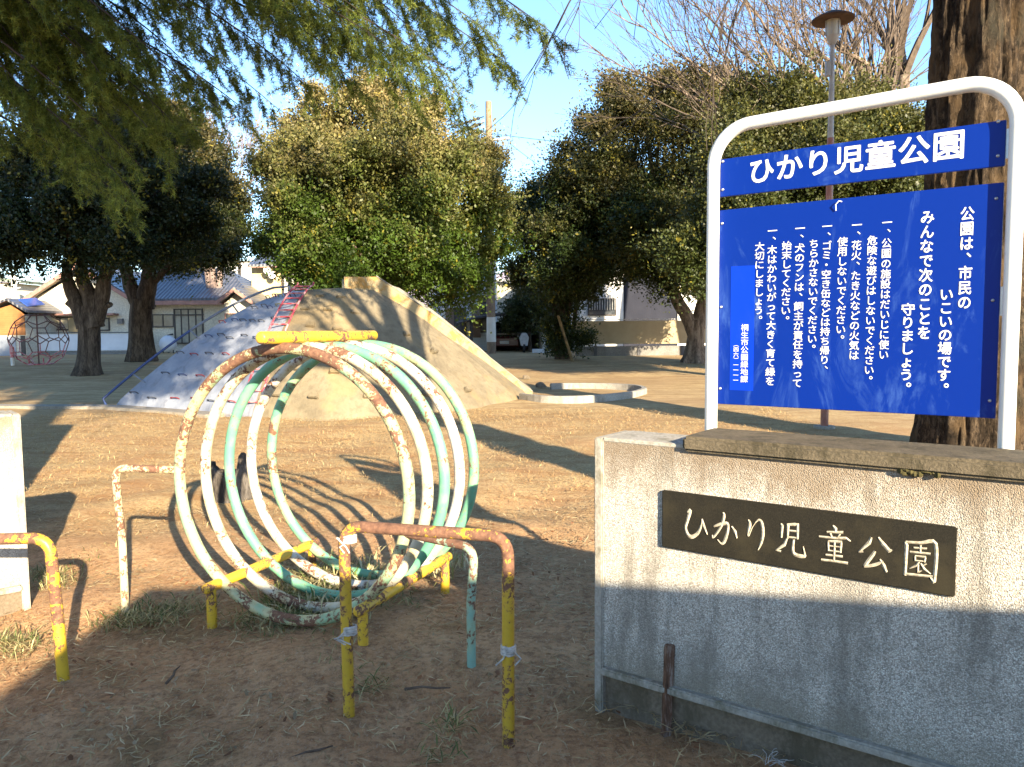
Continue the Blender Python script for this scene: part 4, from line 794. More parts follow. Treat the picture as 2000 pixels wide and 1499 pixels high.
def tall_evergreen():
    b = Vector((.3, -5.0, 0)); t = thing('evergreen_tree', 'very tall evergreen standing behind the photographer, its shade dappling the grey flank', 'tree', b)
    m = MB(); flare(m, b, b+Z*18, .38, 18, 8); rs = random.Random(61)
    lob = [(Vector((x_, -5+rs.uniform(-.8, .8), z_)), 1.25, 1.2, .75) for x_, z_ in ((3.9, 8.9), (2.6, 9.2), (1.3, 9.6), (3.2, 10.4), (.2, 10.2), (2.0, 10.8), (.6, 8.9), (3.1, 9.6))]
    big_ = [(Vector((x_, -5+rs.uniform(-1, 1), z_)), 2.1, 1.9, 1.5) for x_, z_ in ((-1.5, 11.5), (1.2, 12.2), (-3.0, 13), (-.3, 13.8), (2.4, 13.2), (-2.2, 15.4), (.6, 15.8), (2.6, 15.4), (-3.6, 17), (-1.0, 17.6), (1.6, 17.8), (3.9, 17.0), (1.0, 15), (-1.2, 16.6), (2.0, 16.8), (0, 18), (3, 18.1), (-2.6, 18), (-3.9, 14.8))]
    for c_, rx, ry, rz in lob+big_: limb(m, [(b.x, b.y, c_.z-1.2), c_], [.12, .03], 6, .05, rs)
    m.build('trunk', M['bark_dark'], t, smooth=True)
    crown('lower_crown', t, lob, 560, 62, .17, 9, .6, (.05, .075, .02), (.12, .13, .03), None, -.2, dens=1.0); crown('crown', t, big_, 8000, 63, .24, 10, .7, (.05, .075, .02), (.12, .13, .03), None, -.2, dens=1.0)
tall_evergreen()
# ------------------------------------------------------------------ lamp, utility pole, wires
b = G(1610, 838); Y = b.y; k = Y/F
M['lamp_pole'] = plain('grey_lamp_pole', (.42, .40, .37), .5, .15, 6); M['lamp_low'] = rusty('red_brown_lamp_pole', (.30, .12, .09), .44, None, None, (.36, .17, .12), 6.0); M['lamp_hat'] = plain('rusty_lamp_hat', (.10, .055, .04), .8, .3, 8); M['lamp_glass'] = plain('frosted_lamp_glass', (.50, .47, .38), .35, .1, 8)
lamp = thing('street_lamp', 'slim park lamp with a rusty dish hat, standing behind the sign', 'lamp', b)
def zat(py): return at(1613, py, Y).z
m = MB(); m.tube([b-Z*.1, Vector((b.x, b.y, zat(270)))], [7.5*k, 6.2*k], 14); m.build('lower_pole', M['lamp_low'], lamp, smooth=True)
m = MB(); m.tube([Vector((b.x, b.y, zat(270))), Vector((b.x, b.y, zat(85)))], [5.6*k, 4.2*k], 14); m.build('upper_pole', M['lamp_pole'], lamp, smooth=True)
m = MB(); m.tube([Vector((b.x, b.y, zat(q_))) for q_ in (88, 82, 74, 70)], [5*k, 8*k, 11*k, 12.5*k], 16); m.build('lamp_neck', M['lamp_pole'], lamp, smooth=True)
m = MB(); m.tube([Vector((b.x, b.y, zat(q_))) for q_ in (70, 40)], [12*k, 13*k], 16); lg = m.build('lamp_glass', M['lamp_glass'], lamp, smooth=True)
m = MB()
for q_ in range(6): a_ = q_*math.pi/3; m.tube([Vector((b.x+13.2*k*math.cos(a_), b.y+13.2*k*math.sin(a_), zat(71))), Vector((b.x+14*k*math.cos(a_), b.y+14*k*math.sin(a_), zat(39)))], .007, 5)
m.build('cage_bar', M['lamp_pole'], lg)
m = MB(); m.tube([Vector((b.x, b.y, zat(q_))) for q_ in (41, 38.5, 33, 26, 21)], [38*k, 39*k, 30*k, 16*k, 4*k], 28); m.build('lamp_hat', M['lamp_hat'], lamp, smooth=True, ang=50)
m = MB(); m.tube([b-Z*.05, b+Z*.05], .16, 16); m.build('footing', M['trim'], lamp)
m = MB(); m.box((b.x-.10, b.y-.05, zat(150)), (b.x-.03, b.y+.03, zat(122))); m.build('switch_box', M['lamp_pole'], lamp, bevel=.005)
b = G(958, 689); b = Vector((b.x, 40.0, .3)); Y = 40.0; k = Y/F
M['pole_c'] = concrete('utility_pole_concrete', (.22, .155, .10), (.33, .25, .175), 1.2, .3, (.14, .10, .075)); M['pole_band'] = plain('white_pole_band', (.68, .66, .60), .7, .1, 2)
up_ = thing('utility_pole', 'tall concrete utility pole with crossarm and insulators behind the big round tree', 'utility pole', b); pt = at(954, 199, Y); x0 = at(959, 600, Y).x
m = MB(); m.tube([Vector((x0, Y, .1)), Vector((x0-.02, Y, 6)), pt], [.24, .21, .155], 16); m.build('pole', M['pole_c'], up_, smooth=True, ang=60)
m = MB(); m.tube([Vector((x0, Y, .9)), Vector((x0, Y, at(959, 620, Y).z))], [.247, .236], 16); m.build('pole_band', M['pole_band'], up_, smooth=True)
M['galv'] = plain('galvanised_steel', (.50, .49, .47), .5, .15, 6, .5, .3); M['insul'] = plain('dark_insulator', (.07, .075, .085), .4, .1, 10); M['wire'] = plain('black_wire', (.02, .02, .022), .6, .1, 10)
m = MB(); a_ = at(915, 280, Y-.2); c_ = at(995, 270, Y-.2); m.tube([a_, c_], .07, 6); m.build('crossarm', M['galv'], up_)
m = MB(); m.tube([at(930, 282, Y-.35), at(930, 312, Y-.35)], [.27, .27], 14); m.build('transformer', M['galv'], up_, smooth=True)
for py0, py1, pxl in ((228, 254, 868), (240, 262, 884), (256, 274, 905)):
    s = at(945, py0, Y-.1); e = at(pxl, py1, Y+1.5); m = MB()
    for q_ in range(14):
        f = .12+q_*.05; m.tube([s.lerp(e, f), s.lerp(e, f+.03)], .095 if q_ % 2 == 0 else .05, 7)
    m.tube([s, e], .03, 5); m.build('insulator_string', M['insul'], up_)
m = MB(); s = at(945, 236, Y-.1)
for q_ in (236, 248, 260, 270): m.tube([at(946, q_, Y-.16), at(940, q_+2, Y-.2)], .05, 6)
m.build('bracket', M['galv'], up_)
def wire(a, c, sag, lab, r=.014):
    m = MB(); N = 14; m.tube([a.lerp(c, i/N)-Z*(sag*4*(i/N)*(1-i/N)) for i in range(N+1)], r, 4); tag(m.build('power_line', M['wire'], None, a), lab, 'wire', 'overhead wires from the utility pole')
wire(at(958, 261, Y), at(1500, 290, 46), .35, 'upper overhead wire running right from the utility pole top'); wire(at(993, 279, Y), at(1180, 410, 44), .1, 'steep overhead wire dropping right from the crossarm'); wire(at(968, 278, Y), at(985, 330, 39), .05, 'short wire falling from the crossarm into the round tree')
wire(at(958, 345, Y), at(1400, 385, 46), .3, 'lower overhead wire crossing the gap between the two green trees'); wire(at(0, 541, 48), at(140, 556, 46), .15, 'thin dark wire above the shed roof at far left', .02)
wire(at(868, 254, Y+1.5), at(300, 300, 60), .8, 'overhead wire vanishing left behind the round tree')

# ------------------------------------------------------------------ houses
def pbox(m, x0, y0, x1, y1, Y, th, mi=0):
    a = at(x0, y1, Y); b = at(x1, y0, Y); m.box((a.x, Y, a.z), (b.x, Y+th, b.z), mi)
def ppart(root, name, mat, x0, y0, x1, y1, Y, th=.08, par=None):
    m = MB(); pbox(m, x0, y0, x1, y1, Y, th); return m.build(name, mat, par or root)
def glass(name): 
    x = NT(name); return x.fin(x.ramp(x.noise(1.2, 3), [(.3, (.03, .035, .04)), (.7, (.10, .11, .12))]), .12, 0, .6)
def striped(name, a, b, sc, axis='Z', rough=.7, dark=.5, bump=.4):
    x = NT(name); s = {'X': (1,0,0), 'Z': (0,0,1)}[axis]; wv = x.n('TexWave', _bands_direction=axis, _wave_profile='SAW'); x.set(wv.inputs['Vector'], x.co); wv.inputs['Scale'].default_value = sc
    c = x.mix(x.ramp(x.noise(1.5, 6, .6), [(.35, 0.0), (.7, 1.0)]), a, b); c = x.mix(x.ramp(wv.outputs['Fac'], [(.0, dark), (.12, 0.0)]), c, tuple(v*.45 for v in a)); x.bump(wv.outputs['Fac'], bump, .03); return x.fin(c, rough, 0, .3)
M['cream'] = concrete('cream_stucco', (.60, .55, .44), (.70, .65, .53), .8, .15); M['pane'] = glass('window_glass'); M['frame_d'] = plain('dark_window_frame', (.06, .05, .045), .5, .2, 6); M['pink'] = plain('salmon_eave_board', (.42, .22, .17), .7, .2, 3); M['soffit'] = plain('cream_soffit', (.55, .46, .33), .8, .15, 3)
x = NT('grey_clay_tiles'); wv = x.n('TexWave', _bands_direction='X'); x.set(wv.inputs['Vector'], x.co); wv.inputs['Scale'].default_value = 1.35; w2 = x.n('TexWave', _bands_direction='Y', _wave_profile='SAW'); x.set(w2.inputs['Vector'], x.co); w2.inputs['Scale'].default_value = 1.25
c = x.mix(x.ramp(x.noise(2.2, 6, .6), [(.3, 0.0), (.7, 1.0)]), (.062, .068, .085), (.14, .145, .17)); c = x.mix(x.ramp(w2.outputs['Fac'], [(0.0, .7), (.2, 0.0)]), c, (.03, .03, .04)); c = x.mix(x.ramp(wv.outputs['Fac'], [(0.0, .6), (.35, 0.0)]), c, (.04, .045, .06)); x.bump(wv.outputs['Fac'], .8, .06); M['tile'] = x.fin(c, .4, 0, .5)
M['shoji'] = plain('frosted_pane', (.40, .36, .27), .5, .2, 2); M['blind'] = striped('slatted_screen', (.28, .22, .12), (.36, .29, .17), 9.0, 'X'); M['white_wall'] = plain('white_fence_paint', (.66, .67, .70), .8, .08, 1.0); M['dark_cap'] = plain('dark_coping', (.10, .10, .11), .7, .2, 3); M['foot'] = concrete('grey_block_footing', (.16, .15, .14), (.26, .25, .23), 2, .3)
def window(root, x0, y0, x1, y1, Y, pane='pane', frame='frame_d', bars=1, name='window'):
    a = at(x0, y1, Y); b = at(x1, y0, Y); t = .07; m = MB()
    for bx in ((a.x, a.z, b.x, a.z+t), (a.x, b.z-t, b.x, b.z), (a.x, a.z+t, a.x+t, b.z-t), (b.x-t, a.z+t, b.x, b.z-t)): m.box((bx[0], Y-.07, bx[1]), (bx[2], Y+.03, bx[3]))
    for i in range(bars): xx = a.x+(b.x-a.x)*(i+1)/(bars+1); m.box((xx-.03, Y-.05, a.z+t), (xx+.03, Y+.02, b.z-t))
    f = m.build(name, M[frame], root); m = MB(); m.box((a.x+t, Y-.012, a.z+t), (b.x-t, Y+.012, b.z-t)); m.build('pane', M[pane], f); return f
def house_left():
    Y = 46.0; b = Vector((at(160, 690, Y).x, Y, .3)); h = thing('house', 'cream single storey house with salmon eaves and grey tiled roof behind the left trees', 'house', b)
    L = at(58, 690, Y); R = at(268, 690, Y); e1 = at(58, 590, Y).z; ap = at(160, 528, Y)
    m = MB(); m.prism([(L.x, Y, .1), (R.x, Y, .1), (R.x, Y, e1), (ap.x, Y, ap.z-.15), (L.x, Y, e1)], (0, 7, 0)); m.box((R.x+.001, Y+1.0, .1), (at(475, 600, Y).x, Y+7, e1)); m.build('wall', M['cream'], h)
    lo = at(44, 597, Y); ro = at(290, 600, Y); pk = at(160, 520, Y); th = Z*.16; m = MB()
    for p, q in ((lo, pk), (pk, ro)): m.prism([(p.x, Y-.6, p.z), (q.x, Y-.6, q.z), (q.x, Y-.6, q.z+.17), (p.x, Y-.6, p.z+.17)], (0, 8.2, 0))
    rf = m.build('roof', M['tile'], h); m = MB()
    for p, q in ((lo, pk), (pk, ro)): m.prism([(p.x, Y-.68, p.z-.16), (q.x, Y-.68, q.z-.16), (q.x, Y-.68, q.z+.10), (p.x, Y-.68, p.z+.10)], (0, .07, 0))
    m.build('eave_board', M['pink'], rf); m = MB()
    for p, q in ((lo, pk), (pk, ro)): m.prism([(p.x, Y-.59, p.z-.02), (q.x, Y-.59, q.z-.02), (q.x, Y-.59, q.z-.002), (p.x, Y-.59, p.z-.002)], (0, .58, 0))
    m.build('soffit', M['soffit'], rf)
    ea = at(262, 590, Y+.4); eb = at(492, 586, Y+.4); ra = at(300, 533, Y+4.5); rb = at(452, 534, Y+4.5)
    m = MB(); m.prism([ea, eb, rb, ra], (0, 0, .16)); bk = Vector((0, 4, 0)); m.prism([ra, rb, eb+Vector((0, 8.2, 0)), ea+Vector((0, 8.2, 0))], (0, 0, .16)); m.prism([eb, eb+Vector((0, 8.2, 0)), rb], (0, 0, .16)); r2 = m.build('roof', M['tile'], h)
    m = MB(); m.box((ea.x, Y+.32, ea.z-.2), (eb.x, Y+.39, ea.z+.05)); m.build('eave_board', M['pink'], r2); m = MB(); m.tube([ra+Z*.16, rb+Z*.16], .16, 8); m.build('ridge', M['tile'], r2)
    g0 = at(425, 592, Y-.3); g1 = at(497, 592, Y-.3); gp = at(460, 566, Y-.3); m = MB()
    for p, q in ((g0, gp), (gp, g1)): m.prism([(p.x, Y-.6, p.z), (q.x, Y-.6, q.z), (q.x, Y-.6, q.z+.14), (p.x, Y-.6, p.z+.14)], (0, 4.0, 0))
    r3 = m.build('porch_roof', M['tile'], h); m = MB()
    for p, q in ((g0, gp), (gp, g1)): m.prism([(p.x, Y-.66, p.z-.14), (q.x, Y-.66, q.z-.14), (q.x, Y-.66, q.z+.08), (p.x, Y-.66, p.z+.08)], (0, .05, 0))
    m.build('eave_board', M['pink'], r3); m = MB(); m.prism([(at(436, 600, Y).x, Y+.2, .2), (at(486, 600, Y).x, Y+.2, .2), (at(486, 600, Y).x, Y+.2, g1.z), (gp.x, Y+.2, gp.z-.02), (at(436, 600, Y).x, Y+.2, g1.z)], (0, .75, 0)); m.build('porch_wall', M['cream'], h)
    window(h, 86, 619, 150, 646, Y-.02, 'shoji', bars=3); window(h, 150, 621, 214, 647, Y-.02, 'shoji', bars=2); ppart(h, 'window_screen', M['blind'], 134, 620, 160, 649, Y-.25, .06); ppart(h, 'window_hood', M['pink'], 76, 612, 220, 617, Y-.7, .69)
    window(h, 297, 614, 340, 640, Y+.97, 'pane'); window(h, 342, 603, 396, 672, Y+.97, 'shoji', bars=3, name='sliding_door'); window(h, 440, 612, 476, 640, Y+.17, 'pane', 'pink')
    ppart(h, 'transom', M['frame_d'], 340, 614, 397, 617, Y+.88, .05)
    c = at(235, 628, Y-.12); m = MB(); m.box((c.x-.15, Y-.22, c.z-.15), (c.x+.15, Y-.005, c.z+.15)); m.build('meter_box', M['foot'], h)
    m = MB(); q = at(328, 655, Y-.5); m.tube([Vector((q.x, q.y, .2)), Vector((q.x, q.y, q.z)), Vector((q.x+.3, q.y, q.z+.05))], .06, 8); m.build('vent_pipe', M['frame_d'], h)
    f = thing('garden_wall', 'low white panel wall with dark coping in front of the cream house', 'wall', at(150, 690, 44)); ppart(f, 'panel', M['white_wall'], 52, 652, 262, 686, 44); ppart(f, 'coping', M['dark_cap'], 50, 648.6, 263, 652, 43.95, .2); ppart(f, 'footing', M['foot'], 50, 686, 263, 699, 43.97, .14)
    tk = thing('storage_tank', 'round white tank standing by the house door left of the mound', 'tank', at(328, 690, 45.5)); m = MB(); c = at(328, 672, 45.4); m.dome(c, .5, .4, .5, 14, 5, full=True); m.build('vessel', M['white_wall'], tk, smooth=True); m = MB(); [m.tube([c+Vector((s, 0, -.3)), Vector((c.x+s, c.y, .15))], .04, 6) for s in (-.3, .3)]; m.build('stand', M['frame_d'], tk)
house_left()
M['wood'] = striped('orange_timber_cladding', (.30, .12, .04), (.38, .17, .06), 2.6, 'Z'); M['shutter'] = striped('grey_roller_shutter', (.26, .29, .34), (.34, .37, .42), 4.0, 'Z'); M['pv'] = plain('blue_solar_panel', (.04, .09, .34), .25, .1, 3, .6)
def shed():
    Y = 43.0; b = at(20, 700, Y); h = thing('shed', 'shed with orange timber gable over a grey roller shutter at far left', 'shed', Vector((b.x, Y, .3)))
    l = at(-70, 700, Y); r = at(53, 700, Y); e = at(0, 615, Y).z; ap = at(24, 592, Y); m = MB(); m.prism([(l.x, Y, .1), (r.x, Y, .1), (r.x, Y, e), (l.x, Y, e)], (0, 5, 0)); m.build('wall', M['cream'], h)
    m = MB(); y2 = at(0, 655, Y).z; m.prism([(l.x, Y-.06, y2), (r.x, Y-.06, y2), (r.x, Y-.06, e), (ap.x, Y-.06, ap.z-.1), (l.x, Y-.06, e-.3)], (0, .055, 0)); m.build('gable_cladding', M['wood'], h)
    m = MB(); p0, p1, p2 = at(-75, 628, Y), at(24, 588, Y), at(62, 611, Y)
    for p, q in ((p0, p1), (p1, p2)): m.prism([(p.x, Y-.5, p.z), (q.x, Y-.5, q.z), (q.x, Y-.5, q.z+.13), (p.x, Y-.5, p.z+.13)], (0, 6, 0))
    m.build('roof', M['tile'], h); ppart(h, 'roller_shutter', M['shutter'], -60, 658, 30, 700, Y-.05, .04); ppart(h, 'door_post', M['frame_d'], 42, 656, 48, 700, Y-.06, .05)
    m = MB(); a, c = at(36, 590, Y+.1), at(54, 603, Y+.1); m.prism([a+Z*.10, c+Z*.10, c+Vector((.0, 1.6, .25)), a+Vector((.0, 1.6, .25))], (0, 0, .05)); tag(m.build('solar_panel', M['pv'], None, a), 'blue solar panel slanting on the shed roof at far left', 'solar panel')
    pl_ = MB(); q = at(27, 600, 60); pl_.tube([Vector((q.x, 60, .2)), at(27, 537, 60)], .2, 8); [pl_.tube([at(27, yy, 60), at(40, yy-3, 60)], .05, 5) for yy in (553, 565)]; tag(pl_.build('concrete_post', M['pole_band'], None, Vector((q.x, 60, .2)), smooth=True), 'white concrete pole rising behind the far left shed', 'pole')
    hb2 = thing('house', 'sliver of a cream house with green roof cut by the left edge', 'house', at(0, 690, 62)); ppart(hb2, 'wall', M['cream'], -90, 552, 12, 690, 62, 6); m = MB(); a, c = at(-95, 540, 61.5), at(20, 552, 61.5); m.prism([a, c, c+Z*.25, a+Z*.25], (0, 7, 0)); m.build('roof', plain('green_sheet_roof', (.20, .24, .18), .7, .2, 1), hb2)
shed()
M['siding_b'] = striped('pale_blue_siding', (.46, .51, .57), (.54, .59, .64), 1.9, 'Z', .6, .6); M['white_h'] = plain('white_house_render', (.68, .66, .62), .8, .06, .6); M['tan_sheet'] = striped('tan_corrugated_sheet', (.36, .29, .18), (.44, .36, .23), 5.0, 'X'); M['yellow_h'] = plain('yellow_cream_cladding', (.62, .50, .27), .8, .12, 1); M['brown_shingle'] = striped('buff_roof_shingle', (.42, .34, .24), (.50, .42, .31), 1.4, 'Z'); M['navy'] = striped('dark_navy_cladding', (.012, .014, .026), (.02, .022, .036), 3.0, 'X'); M['louvre'] = striped('brown_louvre', (.17, .12, .10), (.22, .17, .14), 5.0, 'Z')
def houses_mid():
    Y = 56.0; h = thing('house', 'white flat roofed house with buff gable left of the mound top, behind the tiled roof', 'house', at(450, 690, Y)); ppart(h, 'wall', M['white_h'], 420, 512, 500, 690, Y, 7); m = MB(); a, b_, c_ = at(352, 548, Y-1), at(452, 546, Y-1), at(420, 513, Y+3); m.prism([a, b_, at(432, 512, Y+3), at(352, 520, Y+3)], (0, 0, .2)); m.build('roof', M['brown_shingle'], h); ppart(h, 'gable_wall', M['cream'], 356, 540, 446, 690, Y+.2, 3); ppart(h, 'parapet', M['foot'], 418, 509, 502, 513, Y-.1, 7.2)
    ppart(h, 'downpipe', M['frame_d'], 467, 512, 470, 600, Y-.06, .05)
    Y = 50.0; h = thing('house', 'yellow cream clad house with satellite dishes and balcony, left above the mound', 'house', at(560, 690, Y)); ppart(h, 'wall', M['yellow_h'], 496, 520, 548, 690, Y, 6); ppart(h, 'side_wall', M['white_h'], 549, 530, 586, 690, Y+.5, 5.5); m = MB(); a, c = at(484, 522, Y-.8), at(600, 518, Y-.8); pk = at(540, 499, Y+2); m.prism([a, c, at(570, 499, Y+2.5), at(508, 499, Y+2.5)], (0, 0, .15)); m.build('roof', M['tile'], h); ppart(h, 'eave_board', M['pink'], 484, 520, 600, 523, Y-.86, .05)
    for xx in (552, 567, 582): ppart(h, 'balcony_post', M['frame_d'], xx, 528, xx+1.6, 575, Y-.3, .06)
    for yy in (540, 552): ppart(h, 'balcony_rail', M['frame_d'], 549, yy, 586, yy+1.2, Y-.2, .04)
    for px, py, r in ((522, 528, .25), (531, 537, .24)):
        c = at(px, py, Y-.8); d = MB(); d.dome(c, r, r, .08, 14, 3, ax=(Vector((1, 0, 0)), Z, Vector((0, 1, 0)))); d.tube([c, c+Vector((0, .78, -.1))], .03, 5); tag(d.build('satellite_dish', M['white_wall'], None, c, smooth=True), 'white satellite dish on the yellow house, '+('nearer the roof edge' if px == 522 else 'lower and further right'), 'satellite dish', 'satellite dishes on the yellow house')
    h = thing('house', 'grey blue sided house wall peeping over the mound top', 'house', at(625, 690, 48)); ppart(h, 'wall', M['siding_b'], 588, 528, 660, 690, 48, 6); ppart(h, 'corner_board', M['frame_d'], 584, 522, 589, 690, 47.95, .2)
    Y = 45.0; h = thing('house', 'pale blue sided house with louvred shutters behind the slide', 'house', at(895, 690, Y)); ppart(h, 'wall', M['siding_b'], 838, 470, 965, 692, Y, 7)
    ppart(h, 'corner_board', M['white_h'], 864, 520, 868, 690, Y-.05, .05)
    for x0_, x1_, y0_, y1_ in ((871, 887, 601, 660), (922, 938, 596, 660)): ppart(h, 'shutter', M['louvre'], x0_, y0_, x1_, y1_, Y-.07, .06)
    window(h, 887, 601, 910, 660, Y-.02, 'pane', bars=0); window(h, 938, 597, 962, 650, Y-.02, 'pane'); window(h, 934, 578, 956, 594, Y-.02, 'pane'); ppart(h, 'meter_box', M['white_wall'], 904, 589, 909, 593, Y-.2, .18)
    h = thing('house', 'sunlit cream gabled house wall seen between the utility pole and slim tree', 'house', at(1020, 690, 52)); ppart(h, 'wall', M['cream'], 962, 545, 1090, 690, 52, 6); m = MB(); a, c = at(958, 548, 51.5), at(1100, 566, 51.5); m.prism([a, c, c+Z*.2, a+Z*.2], (0, 7, 0)); m.build('roof', M['white_h'], h)
    m = MB(); 
    Y = 42.0; h = thing('white_house', 'white rendered house with a barred window and navy corner beyond the fence', 'house', at(1180, 690, Y)); ppart(h, 'wall', M['white_h'], 1060, 500, 1218, 690, Y, 7); ppart(h, 'navy_wall', M['navy'], 1219, 480, 1322, 690, Y+.2, 7); ppart(h, 'side_wall', M['white_h'], 1323, 520, 1400, 690, Y+.6, 6)
    f = window(h, 1148, 583, 1204, 617, Y-.02, 'pane', bars=0); m = MB()
    for i in range(11): q = at(1152+i*4.9, 600, Y-.14); m.tube([Vector((q.x, q.y, at(0, 615, Y).z)), Vector((q.x, q.y, at(0, 584, Y).z))], .022, 5)
    m.build('window_bars', M['galv'], f)
    Y = 35.5; f = thing('boundary_fence', 'tan corrugated sheet fence on a grey block base behind the right hand trees', 'fence', at(1250, 697, Y)); ppart(f, 'sheet', M['tan_sheet'], 1124, 624, 1600, 673, Y, .06)
    ppart(f, 'block_base', M['foot'], 1124, 673.3, 1600, 703, Y-.012, .08); ppart(f, 'top_rail', M['galv'], 1124, 622, 1600, 624.4, Y-.02, .1)
    for xx in (1160, 1245, 1330, 1415): ppart(f, 'joint', M['dark_cap'], xx, 675, xx+6, 701, Y-.06, .008)
houses_mid()
def carport():
    Y = 43.0; c = thing('carport', 'dark arched carport with posts between the utility pole and slim tree', 'carport', at(990, 695, Y)); M['cp'] = plain('dark_carport_metal', (.03, .03, .035), .5, .2, 3); M['cp_roof'] = plain('smoky_roof_sheet', (.10, .12, .15), .3, .2, 1)
    pr = [(892, 632), (930, 621), (975, 614), (1020, 614), (1060, 620), (1088, 627)]; m = MB()
    for (a, b), (d, e) in zip(pr[:-1], pr[1:]): p, q = at(a, b, Y-1), at(d, e, Y-1); m.prism([p, q, q+Z*.09, p+Z*.09], (0, 5.5, 0))
    m.build('roof', M['cp_roof'], c); m = MB(); m.tube([at(a, b+1, Y-1.04) for a, b in pr], .075, 6); m.build('front_beam', M['cp'], c)
    for xx in (901, 918, 1080): ppart(c, 'post', M['cp'], xx, 627, xx+5, 697, Y-.9, .14)
    ppart(c, 'rear_screen', M['cp'], 925, 640, 1085, 696, Y+4.4, .05)
    k = Y/F; o = Vector((at(985, 690, Y).x, Y+1.0, .3)); car = thing('parked_car', 'dark maroon car parked nose out under the carport', 'car', o); M['car'] = plain('maroon_car_paint', (.10, .015, .02), .25, .1, 3, .6); M['tyre'] = plain('tyre_rubber', (.02, .02, .02), .9, .1, 8)
    def loft(rows):
        m = MB(); n = len(rows[0]); m.add([p for r in rows for p in r], [(i*n+j, i*n+(j+1) % n, (i+1)*n+(j+1) % n, (i+1)*n+j) for i in range(len(rows)-1) for j in range(n)]+[tuple(range(n)), tuple((len(rows)-1)*n+j for j in range(n))]); return m
    def row(y, wd, z0, z1): return [o+Vector((x_*wd, y, z_)) for x_, z_ in ((-.85, z0), (.85, z0), (.88, z0+.25), (.82, z1-.06), (.7, z1), (-.7, z1), (-.82, z1-.06), (-.88, z0+.25))]
    loft([row(0, .9, .32, .72), row(.15, 1, .22, .86), row(1.0, 1, .22, .96), row(3.4, 1, .22, .98), row(3.8, .95, .3, .9)]).build('body', M['car'], car, smooth=True, ang=35)
    loft([row(.85, .92, .9, 1.0), row(1.5, .80, .9, 1.42), row(2.6, .80, .9, 1.46), row(3.5, .9, .9, 1.0)]).build('cabin', M['pane'], car, smooth=True, ang=35); loft([row(1.5, .74, 1.43, 1.475), row(2.6, .74, 1.46, 1.5)]).build('roof', M['car'], car)
    for sx in (-1, 1):
        m = MB(); p = o+Vector((sx*.62, .05, .68)); m.dome(p, .16, .06, .09, 10, 3, full=True); m.build('headlight', M['lamp_glass'], car, smooth=True)
        for yy in (.75, 2.95): m = MB(); p = o+Vector((sx*.76, yy, .3)); m.tube([p-Vector((.1, 0, 0)), p+Vector((.1, 0, 0))], .3, 16); m.build('wheel', M['tyre'], car)
    m = MB(); p = o+Vector((-.26, -.04, .42)); m.box(p, p+Vector((.52, .03, .16))); m.build('number_plate', M['white_wall'], car)
    mp = thing('scooter', 'small scooter with a white front shield under the carport, right of the car', 'scooter', Vector((at(1024, 690, 41).x, 41.0, .3))); q = mp.location; m = MB(); m.prism([q+Vector(p) for p in ((-.18, 0, .35), (.18, 0, .35), (.26, .05, .8), (.12, .1, 1.05), (-.12, .1, 1.05), (-.26, .05, .8))], (0, .08, .0)); m.build('front_shield', M['galv'], mp, bevel=.02); m = MB(); m.tube([q+Vector((-.34, .15, 1.05)), q+Vector((-.1, .2, 1.0)), q+Vector((.1, .2, 1.0)), q+Vector((.34, .15, 1.05))], .03, 6); m.build('handlebar', M['cp'], mp); m = MB(); m.dome(q+Vector((0, .8, .65)), .2, .5, .14, 10, 3, full=True); m.build('seat', M['cp'], mp, smooth=True)
    for yy in (0, 1.2): m = MB(); m.tube([q+Vector((-.06, yy, .22)), q+Vector((.06, yy, .22))], .22, 14); m.build('wheel', M['tyre'], mp)
    m = MB(); pbox(m, 1040, 682, 1078, 700, 40.5, .3); tag(m.build('block_wall', M['white_wall'], None, at(1060, 700, 40.5)), 'low pale block wall right of the scooter under the carport', 'wall')
carport()

# climbing globe at far left
def globe():
    ph = (1+5**.5)/2; b = G(75, 716); Yc = b.y+1.2; c = at(76, 664, Yc); R = 52*Yc/F; V = []
    for s in ((0, 1, 3*ph), (1, 2+ph, 2*ph), (ph, 2, 2*ph+1)):
        for sx in (1, -1):
            for sy in (1, -1):
                for sz in (1, -1):
                    p = (s[0]*sx, s[1]*sy, s[2]*sz)
                    for r in range(3): V.append(tuple(np.roll(p, r)))
    V = np.unique(np.array(V).round(5), axis=0); sc = R/np.linalg.norm(V[0]); th = .35; Ry = np.array([[math.cos(th), 0, math.sin(th)], [0, 1, 0], [-math.sin(th), 0, math.cos(th)]])
    P = [c+Vector(Ry@v*sc) for v in V]; g = thing('climbing_globe', 'thin red and black pipe climbing globe in front of the far left shed', 'play equipment', Vector((c.x, c.y, .1))); el = 2*sc*1.02; k = 0
    ms = [MB(), MB()]
    for i in range(len(V)):
        for j in range(i):
            if (P[i]-P[j]).length < el: ms[1 if P[i].z+P[j].z < 2*c.z-.6 or P[i].x+P[j].x < 2*c.x-1.6 else 0].tube([P[i], P[j]], .021, 6)
    M['gl'] = plain('brown_pipe', (.16, .075, .06), .6, .2, 6); ms[0].build('upper_frame', M['gl'], g); ms[1].build('lower_frame', M['red'], g)
    for px in (24, 52, 123): m = MB(); q = G(px, 716); m.tube([Vector((q.x, c.y, .02)), c+Vector((q.x-c.x, 0, -R*.72))*.95], .028, 6); m.build('leg', M['red'], g)
    m = MB(); m.tube([Vector((c.x-.05, c.y, .05)), Vector((c.x-.05, c.y, c.z+R*.97))], .03, 8); m.build('centre_pole', M['gl'], g)
    q = G(25, 714); m = MB(); m.tube([Vector((q.x, q.y, 0)), Vector((q.x, q.y, .55))], .07, 8); m.tube([Vector((q.x, q.y, .56)), Vector((q.x, q.y, 1.0))], .085, 8, mi=1); tag(m.build('bollard', [M['pole_band'], M['red']], None, q, smooth=True), 'small white bollard with red top beside the climbing globe', 'bollard')
globe()
